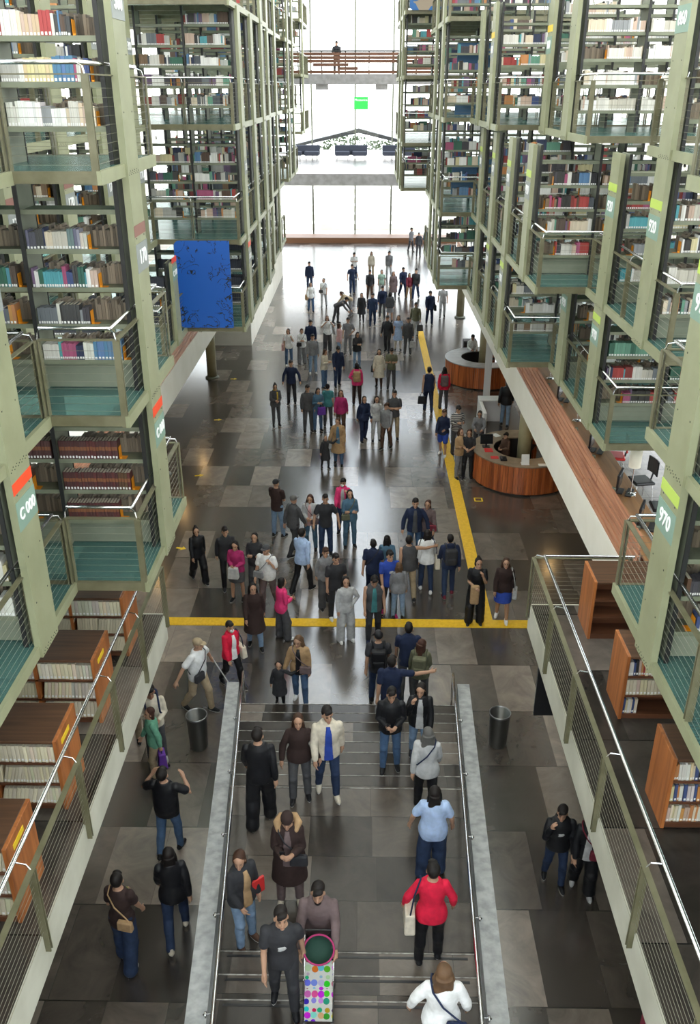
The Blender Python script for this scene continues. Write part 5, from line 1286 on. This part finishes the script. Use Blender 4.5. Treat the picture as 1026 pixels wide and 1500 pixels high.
 (3.61, 69.46, 0.0, 40, 'walk3', 'm', 1.76, 'shirt', 'grey', 'trousers', 'dgrey', 'short', 'hair', 'person leftmost of three at the far timber step', '', '', {}),
 (4.07, 67.33, 0.0, 10, 'stand', 'm', 1.72, 'jacket', 'dgrey', 'trousers', 'dgrey', 'short', 'hair', 'person middle of three at the far timber step', '', "backpack(o,J,'navy','navy backpack at the far timber step')", {}),
 (4.8, 69.17, 0.0, -20, 'stand', 'm', 1.78, 'shirt', 'denim', 'trousers', 'dgrey', 'short', 'hair', 'person rightmost of three at the far timber step', '', '', {}),
 (4.75, 37.95, 0.0, 10, 'desk', 'f', 1.66, 'jacket', 'white', 'trousers', 'lgrey', 'short', 'hair', 'person in white coat leaning on the farther help desk', '', '', {}),
 (3.95, 28.05, 0.0, -10, 'desk', 'f', 1.62, 'shirt', 'grey', 'trousers', 'dgrey', 'pony', 'hair', 'person in grey leaning on the nearer help desk among the papers', '', '', {}),
 (4.62, 26.35, 0.0, -60, 'carry', 'm', 1.4, 'jacket', 'brn', 'trousers', 'dbrn', 'short', 'hair', 'person in brown jacket inside the ring of the nearer help desk', '', '', {}),
 (-1.7, 58.7, 12.1, 0, 'desk', 'm', 1.75, 'jacket', 'char', 'trousers', 'dgrey', 'short', 'hair', 'person in dark jacket leaning on the upper footbridge', '', '', {}),
 (-2.35, 21.76, 0.0, 150, 'crossed', 'm', 1.74, 'tee', 'dbrn', 'jeans', 'ljean', 'cap', 'blk', 'person in dark tee, jeans and black cap turned away', '', '', {'shoe': 'blk'}),
 (-0.53, 22.12, 0.0, -5, 'strap', 'f', 1.62, 'jacket', 'pink', 'trousers', 'djean', 'short', 'hair', 'person in bright pink cardigan and white face mask beside the denim jacket', 'mask', '', {'under': 'lgrey'}),
 (-0.33, 21.22, 0.0, 10, 'crossed', 'f', 1.66, 'jacket', 'denim', 'jeans', 'denim', 'long', 'hair', 'person in denim jacket and jeans with crossed arms', '', "cross_bag(o,J,'R','olive','olive small bag on the denim jacket')", {}),
 (-1.38, 21.01, 0.0, -5, 'carry', 'f', 1.64, 'jacket', 'lgrey', 'jeans', 'denim', 'waves', 'hred', 'person in pale jacket with reddish hair', '', "cross_bag(o,J,'L','mauve','mauve bag on the pale jacket')", {'under': 'rosy'}),
 (-0.97, 20.78, 0.0, 5, 'arm', 'm', 1.74, 'tee', 'char', 'trousers', 'djean', 'crop', 'hair', 'person in charcoal tee with dark trousers beside reddish hair', '', '', {}),
 (-1.83, 20.77, 0.0, 140, 'walk1', 'm', 1.72, 'shirt', 'dgrey', 'trousers', 'char', 'cap', 'hgrey', 'person in grey with pale cap striding away left of centre', '', '', {}),
 (-1.47, 18.81, 0.0, 150, 'walk2', 'm', 1.74, 'shirt', 'lblue', 'trousers', 'blk', 'short', 'hair', 'person in pale blue shirt and black trousers striding away', '', '', {}),
 (-4.13, 19.27, 0.0, 25, 'walk1', 'f', 1.56, 'jacket', 'blk', 'wide', 'blk', 'bun', 'hair', 'person in black jacket and trousers, leftmost walker by the left gallery', '', '', {}),
 (-3.37, 19.08, 0.0, 15, 'walk2', 'm', 1.66, 'jacket', 'char', 'trousers', 'blk', 'short', 'hair', 'person in black coat walking second from the left gallery', '', '', {}),
 (-3.02, 18.43, 0.0, -10, 'carry', 'f', 1.6, 'sweater', 'mag', 'skirt', 'dgrey', 'long', 'hair', 'person in magenta sweater and dark skirt with a pale bag', '', "hand_bag(o,J,'L','lgrey','pale plastic bag held at the magenta sweater',(.26,.14,.3),.12)", {}),
 (-2.61, 18.79, 0.0, -5, 'crossed', 'f', 1.6, 'hoodie', 'char', 'trousers', 'dgrey', 'bob', 'hair', 'person in charcoal hoodie with crossed arms behind the white tee', '', '', {}),
 (-2.23, 18.03, 0.0, -20, 'strap', 'm', 1.72, 'big', 'white', 'trousers', 'mauve', 'cap', 'dgrey', 'person in white tee and grey cap with a crossbody bag', '', "cross_bag(o,J,'R','grey','grey crossbody bag on the white tee')", {}),
 (-2.37, 16.36, 0.0, 10, 'walk3', 'f', 1.66, 'coat', 'dbrn', 'jeans', 'ljean', 'waves', 'hair', 'person in dark brown coat and jeans stepping over the yellow strip', '', '', {}),
 (-1.8, 16.69, 0.0, 120, 'carry', 'f', 1.58, 'sweater', 'pink', 'wide', 'dgrey', 'bob', 'hair', 'person in pink sweater with a phone near the yellow strip', '', "phone(o,J,'mobile phone held by the pink sweater','R')", {'shoe': 'white'}),
 (-0.86, 18.11, 0.0, 15, 'walk4', 'f', 1.6, 'jacket', 'grey', 'wide', 'dgrey', 'short', 'hbrn', 'person in grey jacket left of the dark tee', '', '', {}),
 (-0.6, 17.6, 0.0, 20, 'stand', 'm', 1.7, 'tee', 'char', 'trousers', 'char', 'short', 'hair', 'person in black tee behind the pale grey cardigan', '', '', {'shoe': 'white'}),
 (-0.35, 16.66, 0.0, 20, 'hips', 'f', 1.64, 'sweater', 'lgrey', 'wide', 'lgrey', 'long', 'hair', 'person in pale grey cardigan and trousers with long dark hair', '', '', {'shoe': 'white'}),
 (0.27, 18.38, 0.0, 170, 'walk3', 'm', 1.66, 'polo', 'navy', 'trousers', 'navy', 'crop', 'hair', 'person in navy polo seen from behind', '', "cross_bag(o,J,'L','char','dark bag on the navy polo')", {}),
 (0.61, 18.77, 0.0, 175, 'walk4', 'f', 1.58, 'sweater', 'denim', 'trousers', 'dgrey', 'long', 'hair', 'person in blue sweater, long dark hair from behind', '', '', {}),
 (0.64, 17.77, 0.0, 15, 'walk3', 'm', 1.72, 'tee', 'blue', 'trousers', 'char', 'short', 'hair', 'person in bright blue tee and dark trousers', 'print', '', {'shoe': 'mag'}),
 (0.86, 17.62, 0.0, 180, 'stand', 'f', 1.48, 'sweater', 'grey', 'jeans', 'ljean', 'long', 'hgold', 'person in grey sweater with long light brown hair, seen from behind', '', '', {}),
 (1.13, 18.52, 0.0, 190, 'reach', 'm', 1.7, 'vest', 'dgrey', 'trousers', 'khaki', 'short', 'hair', 'person in dark vest and khaki trousers raising an arm, from behind', '', '', {'shoe': 'blk'}),
 (1.38, 20.55, 0.0, 0, 'arm', 'm', 1.74, 'jacket', 'navy', 'jeans', 'jean', 'short', 'hair', 'person in navy jacket beside the red bag in mid hall', '', '', {'under': 'dgrey'}),
 (1.72, 20.67, 0.0, -10, 'walk4', 'f', 1.66, 'jacket', 'mauve', 'trousers', 'djean', 'bob', 'hred', 'person in mauve jacket with a red bag in mid hall', '', "cross_bag(o,J,'L','wine','red bag on the mauve jacket')", {}),
 (1.59, 18.89, 0.0, 180, 'walk3', 'f', 1.68, 'jacket', 'white', 'jeans', 'djean', 'long', 'hair', 'person in white jacket and jeans with two bags, from behind', '', "shoulder_bag(o,J,'L','char','black bag on the white jacket');shoulder_bag(o,J,'R','cream','cream bag on the white jacket')", {'shoe': 'white'}),
 (2.13, 18.67, 0.0, 185, 'walk4', 'm', 1.66, 'hoodie', 'navy', 'jeans', 'djean', 'short', 'hair', 'person in navy hoodie with a dark backpack, from behind', '', "backpack(o,J,'char','charcoal backpack on the navy hoodie')", {'shoe': 'wine'}),
 (2.65, 17.44, 0.0, -5, 'handfaceL', 'f', 1.72, 'tee', 'blk', 'wide', 'blk', 'bun', 'hair', 'person in black tee with hair bun carrying a tan jacket', '', "held(o,J,'R','draped_jacket','tan jacket draped over the arm of the black tee','jacket',box(-.10,.10,-.06,.06,-.42,.06,b=.04),cloth('tan'),.02)", {}),
 (3.3, 17.57, 0.0, -12, 'walk3', 'f', 1.66, 'jacket', 'dbrn', 'skirt', 'blue', 'waves', 'hbrn', 'person in dark brown jacket and blue skirt smiling by the yellow strip', '', "shoulder_bag(o,J,'L','lgrey','pale bag behind the dark brown coat',.55,(.10,.26,.24))", {'shoe': 'white'}),
 (0.27, 16.7, 0.0, 5, 'lookdown', 'm', 1.72, 'vest', 'dgrey', 'trousers', 'char', 'short', 'hair', 'person in dark vest looking down at the yellow strip', '', '', {'under': 'teal', 'shoe': 'navy'}),
 (-3.24, 14.13, 0.0, 60, 'spread', 'm', 1.76, 'big', 'white', 'trousers', 'khaki', 'cap', 'khaki', 'person in white tee and khaki trousers striding with spread arms', '', "cross_bag(o,J,'R','char','black bag across the striding white tee');held(o,J,'L','walking_cane','white cane held by the striding white tee','cane',TUBE([(0,0,.05),(.12,-.35,-.62)],.012),cloth('lgrey'),.08)", {}),
 (-2.69, 14.95, 0.0, 40, 'walk1', 'f', 1.6, 'jacket', 'red', 'trousers', 'blk', 'short', 'hair', 'person in red cardigan and white face mask beside the stair rail', 'mask', "shoulder_bag(o,J,'L','cream','cream bag on the red cardigan with face mask')", {'under': 'white'}),
 (-1.64, 14.33, 0.0, 0, 'child', 'f', 1.05, 'coat', 'char', 'leggings', 'blk', 'pigtails', 'hair', 'person little child in charcoal coat with pigtails at the stair top', 'kid', '', {}),
 (-1.23, 14.41, 0.0, -5, 'holdchild', 'f', 1.64, 'jacket', 'tan', 'jeans', 'jean', 'waves', 'hgold', 'person in tan jacket and jeans leading the child with pigtails', '', "cross_bag(o,J,'L','mauve','small mauve bag on the tan jacket')", {'under': 'blk', 'shoe': 'white'}),
 (0.34, 14.41, 0.0, 180, 'walk3', 'm', 1.72, 'tee', 'char', 'jeans', 'djean', 'beanie', 'blk', 'person in charcoal tee with black backpack and cap from behind', '', "backpack(o,J,'blk','black backpack at the stair foot')", {}),
 (0.94, 14.6, 0.0, 180, 'walk4', 'm', 1.78, 'polo', 'navy', 'trousers', 'dgrey', 'crop', 'hair', 'person tall, in navy polo with white collar, from behind at the stairs', '', '', {}),
 (0.55, 12.84, 0.48, 178, 'reach', 'm', 1.76, 'polo', 'navy', 'trousers', 'blk', 'crop', 'hair', 'person in navy polo reaching an arm out to the brown haired one', '', '', {'shoe': 'white'}),
 (1.17, 14.29, 0.0, 170, 'lookside', 'f', 1.6, 'jacket', 'olive', 'trousers', 'dgrey', 'waves', 'hred', 'person in olive jacket with long brown hair from behind', '', "backpack(o,J,'olive','olive backpack of the brown haired walker')", {}),
 (0.5, 11.62, 0.84, 0, 'carry', 'm', 1.66, 'jacket', 'blk', 'jeans', 'jean', 'short', 'hair', 'person in black jacket and jeans coming up the stair, centre', '', "phone(o,J,'phone held on the stair by the black jacket','R')", {}),
 (1.01, 11.95, 0.72, -5, 'handface', 'f', 1.64, 'jacket', 'blk', 'jeans', 'ljean', 'long', 'hair', 'person in black jacket and white top with a hand to the face', '', '', {'under': 'lgrey'}),
 (1.01, 10.36, 1.08, 175, 'walk3', 'f', 1.62, 'jacket', 'lgrey', 'trousers', 'blk', 'waves', 'hgrey', 'person in pale jacket with a dark strap, from behind on the stair', '', "cross_bag(o,J,'L','navy','navy bag strapped over the pale jacket')", {}),
 (-0.52, 10.7, 1.08, 10, 'walk3', 'm', 1.74, 'jacket', 'cream', 'jeans', 'djean', 'short', 'hair', 'person in cream jacket and blue tee coming up the stair', '', '', {'under': 'blue', 'shoe': 'cream'}),
 (-0.96, 10.65, 1.08, 5, 'arm', 'f', 1.62, 'jacket', 'dbrn', 'trousers', 'dgrey', 'long', 'hbrn', 'person in dark brown jacket smiling beside the cream jacket', '', '', {}),
 (-1.52, 10.12, 1.08, 182, 'walk4', 'm', 1.76, 'sweater', 'blk', 'wide', 'blk', 'crop', 'hair', 'person all in black going up the left of the stair, from behind', '', '', {'shoe': 'char'}),
 (-3.79, 12.68, 0.0, 20, 'carry', 'm', 1.7, 'sweater', 'cream', 'trousers', 'dgrey', 'short', 'hair', 'person in cream sweatshirt with backpack straps left of the stair', '', "backpack(o,J,'navy','navy backpack on the cream sweatshirt')", {'shoe': 'lgrey', 'sk': 3}),
 (-4.15, 13.25, 0.0, 25, 'stand', 'f', 1.66, 'jacket', 'djean', 'trousers', 'khaki', 'long', 'hair', 'person with long dark hair behind the cream sweatshirt', '', '', {}),
 (-3.7, 12.29, 0.0, -70, 'walk3', 'f', 1.5, 'sweater', 'green', 'trousers', 'khaki', 'bob', 'hred', 'person in green sweater with a purple bag left of the stair', '', "hand_bag(o,J,'L','purple','purple bag hanging at the green sweater',(.28,.16,.36),.22)", {}),
 (-3.1, 10.51, 0.0, 172, 'camerawalk', 'm', 1.74, 'big', 'blk', 'jeans', 'jean', 'short', 'hair', 'person in black tee and jeans raising both hands, from behind', '', '', {}),
 (-3.31, 8.47, 0.0, 168, 'carrywalk', 'f', 1.7, 'tee', 'dbrn', 'wide', 'djean', 'short', 'hair', 'person in brown top with pale strap holding a green apple', '', "cross_bag(o,J,'R','tan','tan strap bag over the brown top',(.22,.08,.16),False);held(o,J,'L','apple','green apple in the hand of the brown top','apple',BALL(.045),cloth('apple'),.09)", {'shoe': 'lgrey'}),
 (-2.68, 8.91, 0.0, 195, 'walk2', 'f', 1.74, 'jacket', 'blk', 'trousers', 'djean', 'long', 'hair', 'person in black jacket going up beside the left stair wall', '', '', {'shoe': 'cream'}),
 (-0.96, 8.65, 1.08, 0, 'phone', 'f', 1.68, 'coat', 'dbrn', 'trousers', 'mauve', 'beanie', 'dbrn', 'person in dark brown coat with furry hood reading a phone on the landing', 'furhood', "phone(o,J,'mobile phone of the furry hooded coat','R');cross_bag(o,J,'L','char','small black bag on the furry hooded coat')", {'shoe': 'cream', 'under': 'mauve'}),
 (-1.52, 7.99, 1.08, 40, 'lookside', 'f', 1.64, 'jacket', 'char', 'jeans', 'ljean', 'bob', 'hbrn', 'person in dark jacket with a red folder leaning by the left rail', '', "held(o,J,'L','red_folder','red folder clutched by the left stair rail','folder',box(-.1,.1,-.02,.02,-.02,.24,b=.01),M['red_plastic'],.02)", {'shoe': 'brn', 'under': 'tan'}),
 (-0.88, 6.83, 1.44, 5, 'walk3', 'm', 1.66, 'tee', 'char', 'trousers', 'char', 'crop', 'hair', 'person in charcoal tee with a white print left of the stroller', 'print', '', {}),
 (-0.49, 7.42, 1.2, 0, 'push', 'm', 1.72, 'shirt', 'mauve', 'trousers', 'char', 'crop', 'hair', 'person with short beard in mauve shirt pushing the stroller', 'beard', '', {}),
 (1.02, 9.09, 1.08, 178, 'arm', 'f', 1.66, 'big', 'lblue', 'wide', 'djean', 'long', 'hair', 'person in light blue shirt with long dark hair, from behind on the landing', '', '', {}),
 (0.89, 7.63, 1.2, 180, 'arm', 'f', 1.7, 'sweater', 'red', 'trousers', 'blk', 'short', 'hair', 'person in red sweater with a cream bag, from behind on the stair', '', "shoulder_bag(o,J,'L','cream','cream bag with navy strap on the red sweater',.62,(.13,.32,.30))", {}),
 (0.86, 5.95, 1.68, 178, 'arm', 'f', 1.66, 'jacket', 'white', 'trousers', 'djean', 'waves', 'hgold', 'person in white hoodie with curly hair at the bottom edge, from behind', '', "cross_bag(o,J,'R','navy','navy strap bag on the white hoodie',(.22,.08,.16),False)", {}),
 (3.05, 9.96, 0.0, -5, 'handface', 'm', 1.62, 'hoodie', 'blk', 'jeans', 'djean', 'short', 'hair', 'person in black hoodie with pale print right of the stair', 'print', '', {}),
 (3.46, 9.83, 0.0, -10, 'walk3', 'f', 1.62, 'jacket', 'blk', 'wide', 'blk', 'long', 'hair', 'person in black jacket with a red bag under the right gallery', '', "cross_bag(o,J,'L','wine','red bag on the black jacket under the gallery')", {'under': 'lgrey', 'shoe': 'lgrey'}),
 (3.6, 6.82, 0.0, 0, 'walk3', 'm', 1.7, 'jacket', 'wine', 'trousers', 'char', 'short', 'hair', 'person in wine and navy jacket at the bottom right corner', '', '', {}),
]
for (x, y, z, hd, pose, sex, h, top, tc, bot, bc, hair, hc, label, extras, acc, kw) in PEOPLE:
    o, J = person(x, y, z, hd, pose, sex, h, top, tc, bot, bc, hair, hc, label, extras, **kw)
    if 'print' in extras:
        q = MB(); k = ('print', pose, sex)
        if k not in MC: MC[k] = fuse('print', [ring_loft([(J['T'](dx,-.118-.03,1.22+dz_), Vector((.05,0,.01)), Vector((0,.012,0))) for dx, dz_ in ((-.01,-.03),(.01,0),(-.005,.03))], 12)], .009, 1, [M['slot']])
        put(MC[k], 'printed_motif', o, cloth('lgrey'))
    if 'beard' in extras:
        if 'beard' not in MC: MC['beard'] = fuse('beard', [ball((0,-.060,-.088), .044,.040,.030, Matrix.Identity(3))], .008, 1, [M['slot']])
        put(MC['beard'], 'beard', o, cloth('hair'), Matrix.Translation(J['head'])@J['H'].to_4x4())
    if acc:
        for a in acc.split(';'): eval(a)
bpy.data.scenes.remove(PS)
# ---- the stroller
def stroller(x, y, z):
    t = thing('stroller', 'child stroller with colourful patterned seat and pink hood on the stair', 'stroller', (x, y, z))
    A = lambda u, v, q: (x+u, y+v, z+q)
    for s in (-1, 1):
        b = MB(); b.tube([A(s*.20,-.34,.05), A(s*.20,.04,.55), A(s*.20,.30,.98), A(s*.20,.42,1.02)], .012, 7); b.build('push_frame', M['chrome'], t, True)
        b = MB(); b.tube([A(s*.20,.32,.05), A(s*.20,.02,.50), A(s*.20,-.10,.70)], .012, 7); b.build('leg', M['chrome'], t, True)
        for v in (.32, -.30):
            b = MB(); b.tube([A(s*.17,v,.07), A(s*.21,v,.07)], .07, 14); b.build('wheel', M['black'], t)
    # reclined seat sling facing the camera: patterned fabric
    prof = [(.15,.76),(.10,.66),(-.02,.42),(-.20,.36),(-.30,.14)]
    b = MB(); vs = []; fs = []
    for v, q in prof: vs += [A(-.19,v,q), A(.19,v,q), A(-.19,v+.02,q-.015), A(.19,v+.02,q-.015)]
    for i in range(len(prof)-1):
        a = 4*i; c = a+4; fs += [(a,a+1,c+1,c),(a+2,c+2,c+3,a+3),(a,c,c+2,a+2),(a+1,a+3,c+3,c+1)]
    fs += [(0,2,3,1),(4*len(prof)-4,4*len(prof)-3,4*len(prof)-1,4*len(prof)-2)]
    b.add(vs, fs); b.build('seat_fabric', M['dots'], t)
    # hood folded into an open cup at the head of the seat
    ax = Vector((0,-.55,.83)).normalized(); u = Vector((1,0,0)); w2 = ax.cross(u).normalized(); c0 = Vector((x, y+.16, z+.96))
    def cup(r0, dep, flip):
        vs = []; n = 24; m = 7
        for i in range(m):
            a = math.pi/2*i/(m-.6); r = r0*math.cos(a); d = -dep*math.sin(a)
            for k in range(n): q = 2*math.pi*k/n; vs.append(tuple(c0+u*r*math.cos(q)+w2*r*.9*math.sin(q)+ax*d))
        fs = [(i*n+k, i*n+(k+1)%n, (i+1)*n+(k+1)%n, (i+1)*n+k) for i in range(m-1) for k in range(n)]; fs.append(tuple((m-1)*n+k for k in range(n)))
        q = MB(); q.add(vs, fs); return q
    cup(.215, .19, 0).build('hood', M['pink_cloth'], t, True)
    cup(.198, .165, 1).build('hood_lining', M['lining'], t, True)
    b = MB(); b.tube([tuple(c0+u*.207*math.cos(q*math.pi/12)+w2*.186*math.sin(q*math.pi/12)) for q in range(24)], .014, 6, closed=True); b.build('hood_rim', M['pink_cloth'], t, True)
    b = MB(); b.tube([A(-.20,.42,1.02), A(.20,.42,1.02)], .016, 8); b.build('handle_bar', M['black'], t)
    b = MB(); b.bbox(x-.17, x+.17, y-.02, y+.26, z+.14, z+.28, .03); b.build('basket', M['black'], t)
    t.scale = (.86, .86, .86)
M['lining'] = mat('dark_green_lining', (.01,.045,.03), .8)
M['pink_cloth'] = mat('deep_pink_cloth', (.35,.025,.12), .8)
def dots():
    m = mat('colourful_dotted_fabric', (.7,.7,.66), .8); N, L, b = nodes(m); tc = N.new('ShaderNodeTexCoord'); mp = N.new('ShaderNodeMapping'); mp.inputs['Scale'].default_value = (11,11,11)
    vo = N.new('ShaderNodeTexVoronoi'); vo.inputs['Randomness'].default_value = .25; vo.inputs['Scale'].default_value = 1
    lt = N.new('ShaderNodeMath'); lt.operation = 'LESS_THAN'; lt.inputs[1].default_value = .5
    hs = N.new('ShaderNodeHueSaturation'); hs.inputs['Saturation'].default_value = 1.5; hs.inputs['Value'].default_value = .5
    mx = N.new('ShaderNodeMix'); mx.data_type = 'RGBA'; mx.inputs[6].default_value = (.45,.45,.41,1)
    L.new(tc.outputs['Object'], mp.inputs[0]); L.new(mp.outputs[0], vo.inputs['Vector']); L.new(vo.outputs['Distance'], lt.inputs[0]); L.new(vo.outputs['Color'], hs.inputs['Color']); L.new(lt.outputs[0], mx.inputs[0]); L.new(hs.outputs[0], mx.inputs[7]); L.new(mx.outputs[2], b.inputs['Base Color']); return m
M['dots'] = dots()
stroller(-0.47, 6.82, 1.44)
# ================================================================== BOOKS AND BOOKENDS
def bookend_mesh():
    b = MB(); b.box(-.0015,.0015,0,.12,0,.17); b.box(0,.085,0,.12,0,.003); b.box(0,.03,0,.004,.0,.03)
    return b.mesh('bookend', M['orange'])
BEM = bookend_mesh()
ORD = ['bottom','second','third','fourth','fifth','sixth','seventh']
BAY = ['end','second','third','fourth','fifth']
LW = {0:'lowest', 1:'second', 2:'third', 3:'fourth', 4:'fifth'}
nbe = 0; big = []
for q in BOOKENDS:
    x, y, z, s, d = q
    if not seen(x, y, z+.08, 0) or y > 26: continue
    o = bpy.data.objects.new('bookend', BEM); COL.objects.link(o); o.location = (x, y, z+.001); o.scale = (s, 1, 1)
    tag(o, f'orange bookend, {ORD[d[2]]} shelf, {BAY[d[3]]} bay, {LW[d[1]]} walkway, {short_label(d[0])}' if False else None)
    o['label'] = f'orange bookend, {ORD[d[2]]} shelf, {BAY[d[3]]} bay, {LW[d[1]]} level, '+d[0].replace(' sign','').replace('with ','').replace('the ','').replace(', nearest camera','')
    o['label'] = ' '.join(o['label'].split()[:16]); o['category'] = 'bookend'; o['group'] = 'orange bookends'
    nbe += 1
def book_mesh(band=False):
    b = MB()
    b.box(-.5,-.44,0,1,0,1); b.box(.44,.5,0,1,0,1)                       # boards
    b.add([(-.5,0,0),(-.30,-.018,0),(.30,-.018,0),(.5,0,0),(-.5,0,1),(-.30,-.018,1),(.30,-.018,1),(.5,0,1),(-.5,.03,0),(.5,.03,0),(-.5,.03,1),(.5,.03,1)],
          [(0,1,5,4),(1,2,6,5),(2,3,7,6),(0,8,9,3,2,1),(4,5,6,7,11,10),(8,10,11,9)])
    b.box(-.44,.44,.03,.965,.018,.982, 1)                                # page block
    b.add([(-.30,-.0195,.07),(.30,-.0195,.07),(.30,-.0195,.19),(-.30,-.0195,.19)], [(0,1,2,3)], 2)
    if band: b.add([(-.49,-.004,.48),(-.30,-.0195,.48),(.30,-.0195,.48),(.49,-.004,.48),(-.49,-.004,.68),(-.30,-.0195,.68),(.30,-.0195,.68),(.49,-.004,.68)], [(0,1,5,4),(1,2,6,5),(2,3,7,6)], 3)
    return b.mesh('book', [M['tint'], M['page'], M['label'], M['band']])
M['band'] = mat('tan_spine_band', (.22,.085,.035), .5)
BKM = book_mesh(); BKB = book_mesh(True)
mcache = {}
def cover(c):
    k = tuple(round(v*16)/16 if v > .12 else round(v*40)/40 for v in c)
    if k not in mcache: mcache[k] = mat('book_cover', k, .55)
    return mcache[k]
# the 300 books that show largest become objects of their own, the rest one mass
bpy.context.view_layer.update(); dg = bpy.context.evaluated_depsgraph_get()
def area(q):
    x, y, z, w_, d, h = q[:6]; D2 = x*x+y*y+(z-11.3)**2
    return abs(w_)*h/D2
order = sorted(range(len(BOOKS)), key=lambda i: -area(BOOKS[i]))
pick = set(); E = Vector(EYE)
for i in order:
    if len(pick) >= 300: break
    x, y, z, w_, d, h = BOOKS[i][:6]
    if not seen(x, y, z+h*.5, -3): continue
    ok = 0
    for fz in (.3, .75):
        P = Vector((x+w_*.5, y-.01, z+h*fz)); v = P-E; L_ = v.length; v.normalize(); org = E.copy(); left = L_-.02; hit = False
        for _ in range(4):
            r = SC.ray_cast(dg, org, v, distance=left)
            if not r[0]: break
            nm_ = r[4].name
            if nm_.startswith(('wire_infill','window','glass_floor')):
                org = r[1]+v*.01; left = L_-(org-E).length-.02; continue
            hit = True; break
        if not hit: ok += 1
    if ok: pick.add(i)
cnt = {}
for i in sorted(pick):
    x, y, z, w_, d, h, c, tilt, (cn, ds), st = BOOKS[i]
    o = bpy.data.objects.new('book', BKB if st == 'brown' else BKM); COL.objects.link(o)
    o.location = (x+w_*.5, y, z+.001); o.scale = (abs(w_), d, h)
    if tilt: o.rotation_euler[1] = tilt
    o.material_slots[0].link = 'OBJECT'; o.material_slots[0].material = cover(c)
    key = ds; cnt[key] = cnt.get(key, 0)+1
    nth = cnt[key]
    where = ds[0]
    if ds[3] < 0: lab = f'{cn} volume {nth} of the {ORD[ds[1]]} shelf, {BAY[ds[2]]} bay, '+where.replace('low wooden ','').replace('the ','')
    else: lab = f'{cn} book {nth}, {ORD[ds[2]]} shelf, {BAY[ds[3]]} bay, {LW[ds[1]]} level, '+where.replace(' sign','').replace('with ','').replace('the ','').replace(', nearest camera','')
    o['label'] = ' '.join(lab.split()[:16]); o['category'] = 'book'; o['group'] = 'books standing on the shelves'
b = MB()
for i, q in enumerate(BOOKS):
    if i in pick: continue
    x, y, z, w_, d, h, c, tilt, _, st = q
    if tilt:
        x0, x1 = (x, x+w_) if w_ > 0 else (x+w_, x); n = math.tan(tilt)*h; 
        b.add([(x0,y,z),(x1,y,z),(x1,y+d,z),(x0,y+d,z),(x0+n,y,z+h),(x1+n,y,z+h),(x1+n,y+d,z+h),(x0+n,y+d,z+h)], [(0,3,2,1),(4,5,6,7),(0,1,5,4),(1,2,6,5),(2,3,7,6),(3,0,4,7)], 0, c)
    else: b.box(x, x+w_, y, y+d, z, z+h, 0, c)
    if y < 26 and st not in ('paper',):
        x0, x1 = (x, x+w_) if w_ > 0 else (x+w_, x); m = (x1-x0)*.14
        b.add([(x0+m,y-.002,z+.018),(x1-m,y-.002,z+.018),(x1-m,y-.002,z+.048),(x0+m,y-.002,z+.048)], [(0,1,2,3)], 0, (.72,.72,.7))
for x, y, z, wd, d, h, c in STUFFB: b.box(x, x+wd, y, y+d, z, z+h, 0, c)
o = b.build('shelved_books', M['tint']); tag(o, 'mass of smaller and farther books filling the library shelves', 'books', None, 'stuff')
print('BOOKS', len(BOOKS), len(STUFFB), 'picked', len(pick), 'bookends', nbe)
